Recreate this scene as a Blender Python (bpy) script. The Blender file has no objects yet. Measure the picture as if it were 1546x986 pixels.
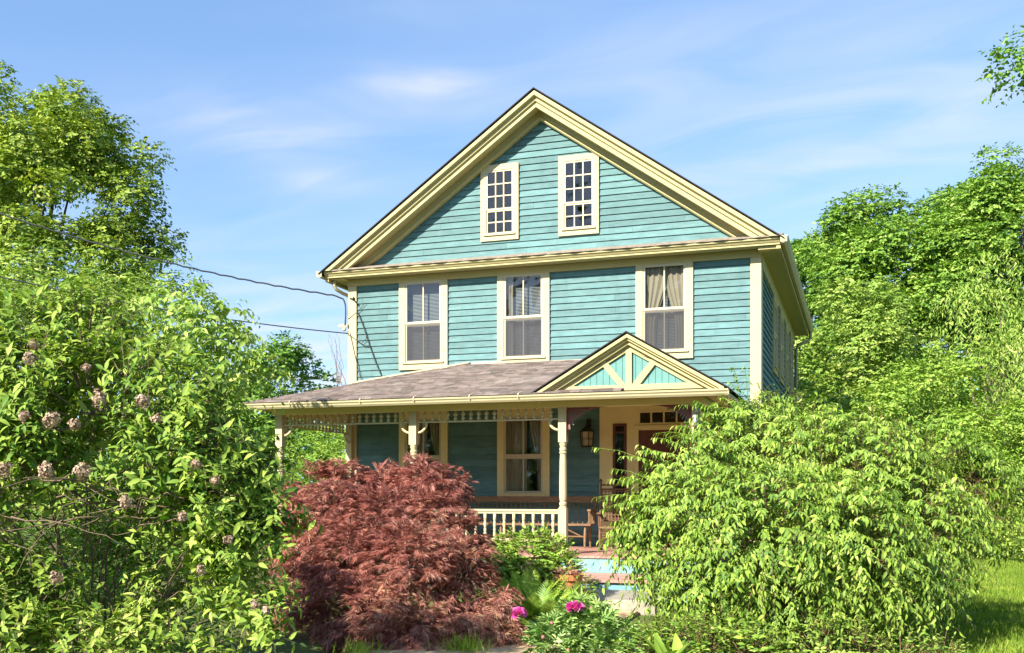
import bpy, math, random
import numpy as np
from math import sin, cos, pi, radians
random.seed(7)
RNG = np.random.default_rng(11)
SC = bpy.context.scene
COL = SC.collection

# ------------------------------------------------------------------ camera
F_PX, CX, HY, EYE = 1545.0, 773.0, 745.0, 1.5
YAW = radians(18.7)
CAM = np.array([1.599, -17.934])
RV = np.array([cos(YAW), sin(YAW)]); FV = np.array([-sin(YAW), cos(YAW)])

def at(px, py, Z):
    """world point seen at photo position px,py, Z metres along the view axis"""
    p = CAM + FV * Z + RV * ((px - CX) / F_PX * Z)
    return np.array([p[0], p[1], EYE + (HY - py) / F_PX * Z])

def ground_at(px, py, z=0.0):
    return at(px, py, (EYE - z) * F_PX / (py - HY))

cam_d = bpy.data.cameras.new('camera'); cam = bpy.data.objects.new('camera', cam_d)
COL.objects.link(cam); SC.camera = cam
cam.location = (CAM[0], CAM[1], EYE); cam.rotation_euler = (pi/2, 0, YAW)
cam_d.sensor_width = 36; cam_d.lens = 36*F_PX/1546; cam_d.shift_y = (HY-493)/1546
cam_d.clip_end = 3000; cam_d.clip_start = .05

# ------------------------------------------------------------------ light
TO_SUN = np.array([-0.42, -1.0, 0.74])
EL = math.atan2(TO_SUN[2], math.hypot(TO_SUN[0], TO_SUN[1])); AZ = math.atan2(TO_SUN[0], TO_SUN[1])
sl = bpy.data.lights.new('sun', 'SUN'); so = bpy.data.objects.new('sun', sl); COL.objects.link(so)
sl.energy = 5.0; sl.angle = radians(.5); sl.color = (1, .93, .82)
so.rotation_euler = (pi/2 - EL, 0, -AZ + pi); so.location = (-20, -20, 30)
so.rotation_mode = 'XYZ'
W = bpy.data.worlds.new('World'); SC.world = W; W.use_nodes = True
wn, wl = W.node_tree.nodes, W.node_tree.links
wn.clear()
out = wn.new('ShaderNodeOutputWorld'); bg = wn.new('ShaderNodeBackground')
sky = wn.new('ShaderNodeTexSky'); sky.sky_type = 'NISHITA'; sky.sun_disc = False
sky.sun_elevation = EL; sky.sun_rotation = AZ; sky.air_density = 1.0; sky.dust_density = .4; sky.ozone_density = 1.2
tc = wn.new('ShaderNodeTexCoord')
sep = wn.new('ShaderNodeSeparateXYZ'); wl.new(tc.outputs['Generated'], sep.inputs[0])
zz = wn.new('ShaderNodeMath'); zz.operation = 'MAXIMUM'; zz.inputs[1].default_value = .05; wl.new(sep.outputs['Z'], zz.inputs[0])
za = wn.new('ShaderNodeMath'); za.operation = 'ADD'; za.inputs[1].default_value = .12; wl.new(zz.outputs[0], za.inputs[0])
dv = wn.new('ShaderNodeVectorMath'); dv.operation = 'DIVIDE'; wl.new(tc.outputs['Generated'], dv.inputs[0])
cmb = wn.new('ShaderNodeCombineXYZ')
for i in range(3): wl.new(za.outputs[0], cmb.inputs[i])
wl.new(cmb.outputs[0], dv.inputs[1])
mp = wn.new('ShaderNodeMapping'); mp.inputs['Scale'].default_value = (2.0, 4.4, 1); mp.inputs['Rotation'].default_value = (0, 0, radians(-14))
mp.inputs['Location'].default_value = (5.1, 3.3, 0)
wl.new(dv.outputs[0], mp.inputs[0])
nz = wn.new('ShaderNodeTexNoise'); nz.inputs['Scale'].default_value = 1.0; nz.inputs['Detail'].default_value = 6; nz.inputs['Roughness'].default_value = .5; nz.inputs['Distortion'].default_value = .8
wl.new(mp.outputs[0], nz.inputs['Vector'])
def wm(op, a_, b_=None):
    n = wn.new('ShaderNodeMath'); n.operation = op
    for i, q in enumerate((a_, b_)):
        if q is None: continue
        if isinstance(q, (int, float)): n.inputs[i].default_value = q
        else: wl.new(q, n.inputs[i])
    return n.outputs[0]
def wdot(vec):
    n = wn.new('ShaderNodeVectorMath'); n.operation = 'DOT_PRODUCT'; n.inputs[1].default_value = tuple(vec); wl.new(tc.outputs['Generated'], n.inputs[0]); return n.outputs['Value']
total = None
for az, el, sa, se, tilt, k in ((-23.6, 21.8, 3.1, .7, 1, .85), (-32.0, 18.6, 4.0, 1.0, -1, .8), (-29.5, 16.7, 2.6, .6, 3, .7), (-30.5, 20.2, 9.0, 1.6, 2, .28), (0.5, 19.0, 15.0, 3.2, 4, .60), (-12.0, 23.0, 14.0, 2.2, 5, .30),
                                (-33.5, 8.0, 7.0, 2.4, 0, .55), (-28.0, 6.0, 4.0, 1.6, 0, .9), (-21.0, 25.5, 8.0, 1.0, 2, .25), (4.0, 25.0, 9.0, 2.0, 8, .35), (-60.0, 16.0, 14.0, 3.0, 2, .6), (30.0, 15.0, 14.0, 3.0, 2, .5), (-30.0, 9.0, 34.0, 6.5, 0, .34), (12.0, 12.0, 24.0, 6.0, 0, .36)):
    A_, E_ = radians(az), radians(el)
    c_ = np.array([sin(A_)*cos(E_), cos(A_)*cos(E_), sin(E_)]); r_ = np.array([cos(A_), -sin(A_), 0]); u_ = np.cross(r_, c_)
    t_ = radians(tilt); r2, u2 = r_*cos(t_)+u_*sin(t_), u_*cos(t_)-r_*sin(t_)
    qa = wm('POWER', wm('ABSOLUTE', wdot(r2/radians(sa))), 2.0); qb = wm('POWER', wm('ABSOLUTE', wdot(u2/radians(se))), 2.0)
    g_ = wm('MULTIPLY', wm('EXPONENT', wm('MULTIPLY', wm('ADD', qa, qb), -1.0)), k)
    g_ = wm('MULTIPLY', g_, wm('GREATER_THAN', wdot(c_), 0.0))
    total = g_ if total is None else wm('ADD', total, g_)
rp = wn.new('ShaderNodeValToRGB'); rp.color_ramp.elements[0].position = .30; rp.color_ramp.elements[1].position = .72
wl.new(nz.outputs['Fac'], rp.inputs[0])
cl_ = wn.new('ShaderNodeMath'); cl_.operation = 'MULTIPLY'; cl_.use_clamp = True; wl.new(total, cl_.inputs[0]); wl.new(rp.outputs[0], cl_.inputs[1])
sv = wn.new('ShaderNodeVectorMath'); sv.operation = 'MULTIPLY_ADD'; sv.inputs[1].default_value = (1, 1, .76); sv.inputs[2].default_value = (0, 0, .13)
wl.new(tc.outputs['Generated'], sv.inputs[0]); wl.new(sv.outputs[0], sky.inputs['Vector'])
tint = wn.new('ShaderNodeMixRGB'); tint.blend_type = 'MULTIPLY'; tint.inputs[0].default_value = 1; tint.inputs[2].default_value = (.87, .965, 1.05, 1)
wl.new(sky.outputs[0], tint.inputs[1])
mxs = wn.new('ShaderNodeMixRGB'); wl.new(cl_.outputs[0], mxs.inputs[0]); wl.new(tint.outputs[0], mxs.inputs[1]); mxs.inputs[2].default_value = (3.45, 3.6, 3.9, 1)
wl.new(mxs.outputs[0], bg.inputs[0]); bg.inputs[1].default_value = .112
wl.new(bg.outputs[0], out.inputs[0])
SC.view_settings.view_transform = 'Standard'; SC.view_settings.look = 'None'
SC.view_settings.exposure = 1.25; SC.view_settings.gamma = 1
try:
    SC.cycles.max_bounces = 12; SC.cycles.diffuse_bounces = 9; SC.cycles.transparent_max_bounces = 12
except Exception: pass

# ------------------------------------------------------------------ materials
def new_mat(name):
    m = bpy.data.materials.new(name); m.use_nodes = True
    nt = m.node_tree; nt.nodes.clear()
    return m, nt.nodes, nt.links

def paint(name, col, rough=.5, var=.12, scale=3.0, spec=.3, bump=0.0, bscale=40.0, island=0.0, dirt=None, stretch=(1, 1, 1), metal=0.0, streak=None):
    m, n, l = new_mat(name)
    o = n.new('ShaderNodeOutputMaterial'); b = n.new('ShaderNodeBsdfPrincipled'); l.new(b.outputs[0], o.inputs[0])
    t = n.new('ShaderNodeTexCoord'); mpn = n.new('ShaderNodeMapping'); mpn.inputs['Scale'].default_value = stretch
    l.new(t.outputs['Object'], mpn.inputs[0])
    nz = n.new('ShaderNodeTexNoise'); nz.inputs['Scale'].default_value = scale; nz.inputs['Detail'].default_value = 8; nz.inputs['Roughness'].default_value = .62
    l.new(mpn.outputs[0], nz.inputs['Vector'])
    r = n.new('ShaderNodeValToRGB')
    a = [max(0, c*(1-var)) for c in col]; c2 = [min(1, c*(1+var)) for c in col]
    r.color_ramp.elements[0].position = .3; r.color_ramp.elements[1].position = .7
    r.color_ramp.elements[0].color = (*a, 1); r.color_ramp.elements[1].color = (*c2, 1)
    l.new(nz.outputs['Fac'], r.inputs[0]); cur = r.outputs[0]
    if dirt:
        n2 = n.new('ShaderNodeTexNoise'); n2.inputs['Scale'].default_value = dirt[1]; n2.inputs['Detail'].default_value = 9; n2.inputs['Roughness'].default_value = .7
        l.new(mpn.outputs[0], n2.inputs['Vector'])
        r2 = n.new('ShaderNodeValToRGB'); r2.color_ramp.elements[0].position = dirt[2]; r2.color_ramp.elements[1].position = dirt[3]
        r2.color_ramp.elements[1].color = (dirt[4],)*3 + (1,)
        l.new(n2.outputs['Fac'], r2.inputs[0])
        mx = n.new('ShaderNodeMixRGB'); l.new(r2.outputs[0], mx.inputs[0]); l.new(cur, mx.inputs[1]); mx.inputs[2].default_value = (*dirt[0], 1); cur = mx.outputs[0]
    if streak:      # weathering that runs down the boards
        m3 = n.new('ShaderNodeMapping'); m3.inputs['Scale'].default_value = streak[1]; l.new(t.outputs['Object'], m3.inputs[0])
        n4 = n.new('ShaderNodeTexNoise'); n4.inputs['Scale'].default_value = 1.0; n4.inputs['Detail'].default_value = 7; n4.inputs['Roughness'].default_value = .65; l.new(m3.outputs[0], n4.inputs['Vector'])
        r4 = n.new('ShaderNodeValToRGB'); r4.color_ramp.elements[0].position = .5; r4.color_ramp.elements[1].position = .78; r4.color_ramp.elements[1].color = (streak[2],)*3 + (1,)
        l.new(n4.outputs['Fac'], r4.inputs[0]); mx4 = n.new('ShaderNodeMixRGB'); l.new(r4.outputs[0], mx4.inputs[0]); l.new(cur, mx4.inputs[1]); mx4.inputs[2].default_value = (*streak[0], 1); cur = mx4.outputs[0]
    if island:
        g = n.new('ShaderNodeNewGeometry'); ma = n.new('ShaderNodeMapRange'); ma.inputs[3].default_value = 1-island; ma.inputs[4].default_value = 1+island
        l.new(g.outputs['Random Per Island'], ma.inputs[0])
        vm = n.new('ShaderNodeVectorMath'); vm.operation = 'SCALE'; l.new(cur, vm.inputs[0]); l.new(ma.outputs[0], vm.inputs['Scale']); cur = vm.outputs[0]
    l.new(cur, b.inputs['Base Color'])
    b.inputs['Roughness'].default_value = rough; b.inputs['Specular IOR Level'].default_value = spec; b.inputs['Metallic'].default_value = metal
    if bump:
        n3 = n.new('ShaderNodeTexNoise'); n3.inputs['Scale'].default_value = bscale; n3.inputs['Detail'].default_value = 6
        l.new(mpn.outputs[0], n3.inputs['Vector'])
        bp = n.new('ShaderNodeBump'); bp.inputs['Strength'].default_value = bump; bp.inputs['Distance'].default_value = .02
        l.new(n3.outputs['Fac'], bp.inputs['Height']); l.new(bp.outputs[0], b.inputs['Normal'])
    return m

def leaf_mat(name, c1, c2, c3=None, trans=.3, rough=.45, spec=.35):
    """two-sided leaf: colours vary from leaf to leaf and from bough to bough"""
    m, n, l = new_mat(name)
    o = n.new('ShaderNodeOutputMaterial'); b = n.new('ShaderNodeBsdfPrincipled'); tr = n.new('ShaderNodeBsdfTranslucent'); mx = n.new('ShaderNodeMixShader')
    g = n.new('ShaderNodeNewGeometry'); r = n.new('ShaderNodeValToRGB')
    r.color_ramp.elements[0].color = (*c1, 1); r.color_ramp.elements[1].color = (*c2, 1)
    if c3:
        e = r.color_ramp.elements.new(.93); e.color = (*c2, 1); r.color_ramp.elements[-1].color = (*c3, 1)
    t = n.new('ShaderNodeTexCoord'); nz = n.new('ShaderNodeTexNoise'); nz.inputs['Scale'].default_value = .9; nz.inputs['Detail'].default_value = 2
    l.new(t.outputs['Object'], nz.inputs['Vector'])
    ad = n.new('ShaderNodeMath'); ad.operation = 'MULTIPLY_ADD'; ad.inputs[1].default_value = 1.2; ad.inputs[2].default_value = -.6
    l.new(nz.outputs['Fac'], ad.inputs[0])
    ad2 = n.new('ShaderNodeMath'); ad2.operation = 'ADD'; ad2.use_clamp = True
    l.new(g.outputs['Random Per Island'], ad2.inputs[0]); l.new(ad.outputs[0], ad2.inputs[1]); l.new(ad2.outputs[0], r.inputs[0])
    l.new(r.outputs[0], b.inputs['Base Color']); b.inputs['Roughness'].default_value = rough; b.inputs['Specular IOR Level'].default_value = spec
    hs = n.new('ShaderNodeHueSaturation'); hs.inputs['Value'].default_value = 1.25; hs.inputs['Saturation'].default_value = 1.1; hs.inputs['Hue'].default_value = .5
    l.new(r.outputs[0], hs.inputs['Color']); l.new(hs.outputs[0], tr.inputs[0])
    mx.inputs[0].default_value = trans; l.new(b.outputs[0], mx.inputs[1]); l.new(tr.outputs[0], mx.inputs[2]); l.new(mx.outputs[0], o.inputs[0])
    return m

def glass_mat(name, tint=(.9, .95, .95), refl=1.0):
    m, n, l = new_mat(name)
    o = n.new('ShaderNodeOutputMaterial'); tp = n.new('ShaderNodeBsdfTransparent'); gl = n.new('ShaderNodeBsdfGlossy'); mx = n.new('ShaderNodeMixShader')
    tp.inputs[0].default_value = (*tint, 1); gl.inputs['Roughness'].default_value = .015
    t = n.new('ShaderNodeTexCoord'); nz = n.new('ShaderNodeTexNoise'); nz.inputs['Scale'].default_value = 3.5; nz.inputs['Detail'].default_value = 1
    l.new(t.outputs['Object'], nz.inputs['Vector']); bp = n.new('ShaderNodeBump'); bp.inputs['Strength'].default_value = .35; bp.inputs['Distance'].default_value = .05
    l.new(nz.outputs['Fac'], bp.inputs['Height']); l.new(bp.outputs[0], gl.inputs['Normal'])
    lwt = n.new('ShaderNodeLayerWeight'); lwt.inputs[0].default_value = .5
    p5 = n.new('ShaderNodeMath'); p5.operation = 'POWER'; p5.inputs[1].default_value = 4.0; l.new(lwt.outputs['Facing'], p5.inputs[0])
    fr = n.new('ShaderNodeMath'); fr.operation = 'MULTIPLY_ADD'; fr.inputs[1].default_value = .9; fr.inputs[2].default_value = .055; l.new(p5.outputs[0], fr.inputs[0])
    mu = n.new('ShaderNodeMath'); mu.operation = 'MULTIPLY'; mu.inputs[1].default_value = 1.25*refl; mu.use_clamp = True
    l.new(fr.outputs[0], mu.inputs[0]); l.new(mu.outputs[0], mx.inputs[0]); l.new(tp.outputs[0], mx.inputs[1]); l.new(gl.outputs[0], mx.inputs[2]); l.new(mx.outputs[0], o.inputs[0])
    return m

def sheer_mat(name, col, a):
    m, n, l = new_mat(name)
    o = n.new('ShaderNodeOutputMaterial'); tp = n.new('ShaderNodeBsdfTransparent'); d = n.new('ShaderNodeBsdfDiffuse'); mx = n.new('ShaderNodeMixShader')
    d.inputs[0].default_value = (*col, 1); mx.inputs[0].default_value = a
    l.new(tp.outputs[0], mx.inputs[1]); l.new(d.outputs[0], mx.inputs[2]); l.new(mx.outputs[0], o.inputs[0])
    return m

def shingle_mat(name, c1, c2, c3, sx=1.0):
    m, n, l = new_mat(name)
    o = n.new('ShaderNodeOutputMaterial'); b = n.new('ShaderNodeBsdfPrincipled'); l.new(b.outputs[0], o.inputs[0])
    t = n.new('ShaderNodeTexCoord'); br = n.new('ShaderNodeTexBrick')
    br.inputs['Scale'].default_value = 1.0; br.inputs['Brick Width'].default_value = .24; br.inputs['Row Height'].default_value = .135
    br.inputs['Mortar Size'].default_value = .011; br.inputs['Mortar Smooth'].default_value = .2; br.offset = .37; br.inputs['Bias'].default_value = 0
    br.inputs['Color1'].default_value = (*c1, 1); br.inputs['Color2'].default_value = (*c2, 1); br.inputs['Mortar'].default_value = (*[c*.4 for c in c1], 1)
    nz0 = n.new('ShaderNodeTexNoise'); nz0.inputs['Scale'].default_value = 2.0; l.new(t.outputs['Object'], nz0.inputs['Vector'])
    va = n.new('ShaderNodeVectorMath'); va.operation = 'MULTIPLY_ADD'; va.inputs[1].default_value = (.05, .05, 0); l.new(nz0.outputs['Color'], va.inputs[0]); l.new(t.outputs['Object'], va.inputs[2])
    l.new(va.outputs[0], br.inputs['Vector'])
    nz = n.new('ShaderNodeTexNoise'); nz.inputs['Scale'].default_value = 1.6; nz.inputs['Detail'].default_value = 8; nz.inputs['Roughness'].default_value = .7
    l.new(t.outputs['Object'], nz.inputs['Vector'])
    r = n.new('ShaderNodeValToRGB'); r.color_ramp.elements[0].position = .42; r.color_ramp.elements[1].position = .75; r.color_ramp.elements[1].color = (.8, .8, .8, 1)
    l.new(nz.outputs['Fac'], r.inputs[0])
    mx = n.new('ShaderNodeMixRGB'); l.new(r.outputs[0], mx.inputs[0]); l.new(br.outputs[0], mx.inputs[1]); mx.inputs[2].default_value = (*c3, 1)
    l.new(mx.outputs[0], b.inputs['Base Color']); b.inputs['Roughness'].default_value = .9; b.inputs['Specular IOR Level'].default_value = .15
    bp = n.new('ShaderNodeBump'); bp.inputs['Strength'].default_value = .7; bp.inputs['Distance'].default_value = .012; bp.invert = True
    l.new(br.outputs['Fac'], bp.inputs['Height']); l.new(bp.outputs[0], b.inputs['Normal'])
    return m

M = {}
M['teal'] = paint('teal_clapboard_paint', (.098, .198, .196), .7, .20, 2.6, .25, .25, 30, island=.15, dirt=((.19, .265, .255), 5, .48, .8, .65), stretch=(1, 1, 5), streak=((.06, .105, .10), (5, 5, .7), .32))
M['tealpanel'] = paint('teal_panel_paint', (.11, .26, .235), .5, .08, 4)
M['cream'] = paint('cream_trim_paint', (.48, .41, .19), .65, .05, 3, .3, .1, 20, dirt=((.36, .31, .18), 6, .52, .8, .6))
M['pale'] = paint('pale_cream_paint', (.49, .425, .245), .65, .05, 3, .3, .1, 20, dirt=((.38, .34, .22), 7, .54, .8, .55))
M['yellow'] = paint('cream_paint_with_bounce_light', (.68, .575, .28), .6, .05, 3, .3)  # cream trim under the porch, warm bounce light put into its colour
M['sash'] = paint('white_sash_paint', (.52, .45, .30), .4, .04, 5)
M['shingle'] = shingle_mat('brown_asphalt_shingle', (.21, .145, .12), (.12, .09, .08), (.25, .22, .195))
M['tabs'] = paint('brown_shingle_tabs', (.165, .13, .113), .9, .28, 7, .12, .4, 60, island=.34, dirt=((.25, .225, .2), 2.2, .46, .75, .6))
M['darkroof'] = paint('dark_roof_edge', (.035, .032, .035), .9, .3, 8)
M['graypent'] = paint('weathered_shingle_strip', (.27, .22, .17), .9, .35, 9, .15, .5, 30)
M['glass'] = glass_mat('window_glass')
M['screen'] = sheer_mat('insect_screen_mesh', (.085, .085, .09), .6)
M['lace'] = sheer_mat('lace_curtain_cloth', (.30, .25, .18), .85)
M['blind'] = paint('blind_slats', (.21, .22, .22), .6, .05)
M['brown'] = paint('red_brown_stained_wood', (.11, .034, .022), .45, .25, 4, .4, stretch=(6, 6, 1))
M['fan'] = paint('brick_red_bracket_paint', (.20, .055, .045), .55, .15, 8)
M['fanlight'] = paint('muted_teal_bracket_rays', (.16, .15, .12), .6, .1)
M['deck'] = paint('brick_red_deck_boards', (.44, .235, .18), .6, .2, 5, .25, .2, 30, island=.16, dirt=((.36, .25, .2), 6, .5, .8, .6), stretch=(8, 1, 1))
M['riser'] = paint('light_blue_riser_paint', (.165, .345, .36), .5, .1, 4, dirt=((.30, .31, .25), 7, .48, .75, .75))
M['bench'] = paint('oak_bench_wood', (.20, .115, .055), .5, .3, 6, .35, stretch=(1, 6, 6))
M['chair'] = paint('dark_oak_chair_wood', (.15, .08, .04), .5, .3, 6, .35, stretch=(6, 6, 1))
M['cane'] = paint('woven_cane', (.2, .12, .06), .7, .3, 30)
M['black'] = paint('black_iron', (.018, .016, .015), .5, .2, 8)
M['lampglass'] = paint('aged_lantern_glass', (.35, .27, .14), .2, .3, 9, .5)
M['stone'] = paint('pale_step_stone', (.34, .31, .24), .85, .2, 6, .2, .8, 14, dirt=((.25, .22, .17), 5, .5, .75, .7))
M['path'] = paint('tan_brick_path', (.52, .35, .18), .9, .25, 6, .1, .5, 25, dirt=((.5, .42, .3), 3, .45, .7, .7))
M['interior'] = paint('dim_plaster', (.22, .2, .17), .9, .1)
M['bark'] = paint('grey_brown_bark', (.12, .09, .065), .9, .35, 6, .1, .8, 12, stretch=(3, 3, .6))
M['twig'] = paint('brown_twig', (.17, .10, .055), .8, .3, 9)
M['drytwig'] = paint('dry_grey_twig', (.17, .12, .08), .85, .3, 9)
M['cable'] = paint('dark_cable_rubber', (.05, .055, .055), .6, .2)
M['metal'] = paint('grey_galvanised', (.4, .4, .38), .4, .1, 8, metal=.3)
M['terra'] = paint('terracotta', (.50, .19, .07), .75, .15, 9)
M['ground'] = paint('soil_and_short_grass', (.11, .15, .035), .95, .45, .7, .1, .6, 8, dirt=((.085, .06, .035), .5, .45, .62, .8))
M['pink'] = leaf_mat('peony_petals', (.52, .03, .24), (.70, .13, .40), (.8, .4, .6), .25, .5)
M['bud'] = leaf_mat('peony_bud', (.30, .12, .10), (.45, .16, .16), None, .1, .5)
M['dryflower'] = leaf_mat('dried_flower_petals', (.27, .175, .11), (.55, .42, .30), (.68, .57, .45), .12, .7, .1)

# ------------------------------------------------------------------ objects
def link(name, me, mat=None, parent=None, loc=None):
    o = bpy.data.objects.new(name, me); COL.objects.link(o)
    if mat is not None and me is not None: me.materials.append(M[mat] if isinstance(mat, str) else mat)
    if parent is not None: o.parent = parent
    if loc is not None: o.location = loc
    return o
def tag(o, label=None, cat=None, group=None, kind=None):
    if label: o['label'] = label
    if cat: o['category'] = cat
    if group: o['group'] = group
    if kind: o['kind'] = kind
    return o
def empty(name, loc=(0, 0, 0), label=None, cat=None, group=None):
    o = bpy.data.objects.new(name, None); COL.objects.link(o); o.location = loc; o.empty_display_size = .2
    return tag(o, label, cat, group)

class MB:
    def __init__(s): s.v = []; s.f = []
    def add(s, vs, fs):
        k = len(s.v); s.v += [tuple(map(float, v)) for v in vs]; s.f += [[k+i for i in f] for f in fs]; return s
    def box(s, x0, x1, y0, y1, z0, z1):
        return s.add([(x0,y0,z0),(x1,y0,z0),(x1,y1,z0),(x0,y1,z0),(x0,y0,z1),(x1,y0,z1),(x1,y1,z1),(x0,y1,z1)],
                     [(0,3,2,1),(4,5,6,7),(0,1,5,4),(1,2,6,5),(2,3,7,6),(3,0,4,7)])
    def quad(s, *p): return s.add(p, [tuple(range(len(p)))])
    def loft(s, A, B, caps=True):
        """joins two equal outlines"""
        n = len(A); fs = [(i, (i+1) % n, n+(i+1) % n, n+i) for i in range(n)]
        if caps: fs += [tuple(range(n))[::-1], tuple(range(n, 2*n))]
        return s.add(list(A)+list(B), fs)
    def prism_y(s, poly, y0, y1): return s.loft([(x, y0, z) for x, z in poly], [(x, y1, z) for x, z in poly])
    def prism_x(s, poly, x0, x1): return s.loft([(x0, y, z) for y, z in poly], [(x1, y, z) for y, z in poly])
    def lathe(s, x, y, prof, n=12):
        vs = []; fs = []
        for r, z in prof:
            for k in range(n): vs.append((x+r*cos(2*pi*k/n), y+r*sin(2*pi*k/n), z))
        for j in range(len(prof)-1):
            for k in range(n): fs.append((j*n+k, j*n+(k+1) % n, (j+1)*n+(k+1) % n, (j+1)*n+k))
        fs += [tuple(range(n))[::-1], tuple(range((len(prof)-1)*n, len(prof)*n))]
        return s.add(vs, fs)
    def tube(s, pts, r, n=6):
        P = np.array(pts, float); m = len(P); rr = np.broadcast_to(np.array(r, float), (m,))
        T = np.gradient(P, axis=0); T /= np.linalg.norm(T, axis=1)[:, None]+1e-9
        vs = []; fs = []; ref = np.array([.31, .22, .92])
        for i in range(m):
            a = np.cross(T[i], ref)
            if np.linalg.norm(a) < .2: a = np.cross(T[i], (1, 0, 0))
            a /= np.linalg.norm(a); b = np.cross(T[i], a)
            for k in range(n): vs.append(P[i]+rr[i]*(a*cos(2*pi*k/n)+b*sin(2*pi*k/n)))
        for i in range(m-1):
            for k in range(n): fs.append((i*n+k, i*n+(k+1) % n, (i+1)*n+(k+1) % n, (i+1)*n+k))
        fs += [tuple(range(n))[::-1], tuple(range((m-1)*n, m*n))]
        return s.add(vs, fs)
    def build(s, name, mat, parent=None, loc=None, smooth=False):
        me = bpy.data.meshes.new(name); me.from_pydata(s.v, [], s.f); me.update()
        if smooth: me.polygons.foreach_set('use_smooth', [True]*len(me.polygons))
        return link(name, me, mat, parent, loc)

def np_mesh(name, V, T, mat, parent=None, smooth=True):
    me = bpy.data.meshes.new(name); nv, nt = len(V), len(T)
    me.vertices.add(nv); me.vertices.foreach_set('co', np.ascontiguousarray(V, np.float32).ravel())
    me.loops.add(nt*3); me.loops.foreach_set('vertex_index', np.ascontiguousarray(T, np.int32).ravel())
    me.polygons.add(nt); me.polygons.foreach_set('loop_start', np.arange(0, nt*3, 3, dtype=np.int32))
    me.polygons.foreach_set('loop_total', np.full(nt, 3, np.int32))
    me.polygons.foreach_set('use_smooth', np.full(nt, smooth))
    me.update(calc_edges=True); me.validate()
    return link(name, me, mat, parent)

# ------------------------------------------------------------------ ground
gm = MB(); N = 60
g_x = np.concatenate([np.linspace(-900, -40, 12), np.linspace(-38, 42, 60), np.linspace(45, 900, 12)])
g_y = np.concatenate([np.linspace(-700, -28, 8), np.linspace(-26, 40, 50), np.linspace(45, 1100, 12)])
for yv in g_y:
    for xv in g_x: gm.v.append((xv, yv, .03*sin(xv*.9)*cos(yv*.7)*(1 if abs(xv) < 40 and abs(yv) < 40 else 0) - .03))
nx = len(g_x)
gm.f = [(j*nx+i, j*nx+i+1, (j+1)*nx+i+1, (j+1)*nx+i) for j in range(len(g_y)-1) for i in range(nx-1)]
tag(gm.build('ground', 'ground', smooth=True), kind='structure')
pm = MB()
pm.box(-2.7, -1.0, -11.5, -5.35, -.05, .035)
tag(pm.build('path', 'path'), kind='structure')
sm = MB()
for poly in [[(-2.95, -4.05), (-.75, -4.05), (-.62, -4.7), (-.8, -5.3), (-1.9, -5.42), (-2.85, -5.28), (-3.0, -4.6)]]:
    A = [(x, y, -.04) for x, y in poly[::-1]]; B = [(x, y, .14) for x, y in poly[::-1]]; Cc = [(x*.985-.028, y*.99-.045, .165) for x, y in poly[::-1]]
    sm.loft(A, B, False); sm.loft(B, Cc, False); sm.add(Cc, [tuple(range(len(poly)))])
tag(sm.build('stone_step', 'stone'), 'broad pale stone slab at the foot of the porch steps', 'stone step')

# ------------------------------------------------------------------ the house
WX0, WX1, WD = -7.8, 0.0, 9.4
APX, APZ, EAVE = -3.9, 8.74, 5.775
SL = (APZ-EAVE)/4.25                        # roof slope, along x
FL = .55                                    # porch floor height
house = empty('wooden_house', (0, 0, 0), 'teal clapboard two storey house with cream trim and front porch', 'house')
def roof_z(x): return APZ - abs(x-APX)*SL

def siding(rects, z0, z1, xa, xb, rnd, exposure=.118, gable=None, skip=()):
    mb = MB(); z = z0
    def piece(x0, x1, za, zb, zr):
        # a clapboard slice between za and zb of the row starting at zr
        ya = -.027 + .023*(za-zr)/exposure; yb = -.027 + .023*(zb-zr)/exposure
        if gable:
            l0, r0 = gable(za); l1, r1 = gable(zb)
            a0, b0, a1, b1 = max(x0, l0), min(x1, r0), max(x0, l1), min(x1, r1)
            if b0-a0 < .01: return
            if b1 < a1: a1 = b1 = (a1+b1)/2
        else: a0, b0, a1, b1 = x0, x1, x0, x1
        mb.add([(a0, ya, za), (b0, ya, za), (b1, yb, zb), (a1, yb, zb), (a0, 0.004, za), (b0, 0.004, za)],
               [(0, 1, 2, 3), (0, 4, 5, 1)])
    while z < z1-1e-6:
        zt = min(z+exposure+rnd.uniform(-.005, .005), z1)
        cuts = sorted({z, zt, *[q for r in rects for q in (r[2], r[3]) if z+1e-4 < q < zt-1e-4]})
        joints = sorted(rnd.uniform(xa, xb) for _ in range(rnd.choice([1, 2, 2, 3])))
        for za, zb in zip(cuts[:-1], cuts[1:]):
            zm = (za+zb)/2; iv = [(xa, xb)]
            for r in rects:
                if r[2] < zm < r[3]:
                    iv = [q for p in iv for q in ((p[0], min(p[1], r[0])), (max(p[0], r[1]), p[1])) if q[1]-q[0] > .003]
            for p0, p1 in iv:
                xs = [p0]+[j for j in joints if p0+.1 < j < p1-.1]+[p1]
                for q0, q1 in zip(xs[:-1], xs[1:]):
                    piece(q0+(.0012 if q0 != p0 else 0), q1-(.0012 if q1 != p1 else 0), za, zb, z)
        z = zt
    return mb

rnd = random.Random(3)
UPW = [(-6.742, -5.74), (-4.744, -3.735), (-2.14, -1.127)]
LOW = [(-6.742, -5.74), (-4.744, -3.735)]
rects = [(a+.07, b-.07, 3.90, 5.50) for a, b in UPW] + [(a+.07, b-.07, 1.46, 2.98) for a, b in LOW] + [(-2.80, -.49, .3, 3.08)]
rects_g = [(-5.00, -4.40, 6.25, 7.54), (-3.50, -2.87, 6.24, 7.55)]
siding(rects, .35, 5.54, WX0+.005, WX1-.005, rnd).build('front_siding', 'teal', house)
siding(rects_g, 5.80, 8.55, WX0, WX1, rnd, gable=lambda z: (APX-(8.44-z)/SL, APX+(8.44-z)/SL)).build('gable_siding', 'teal', house)
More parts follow.
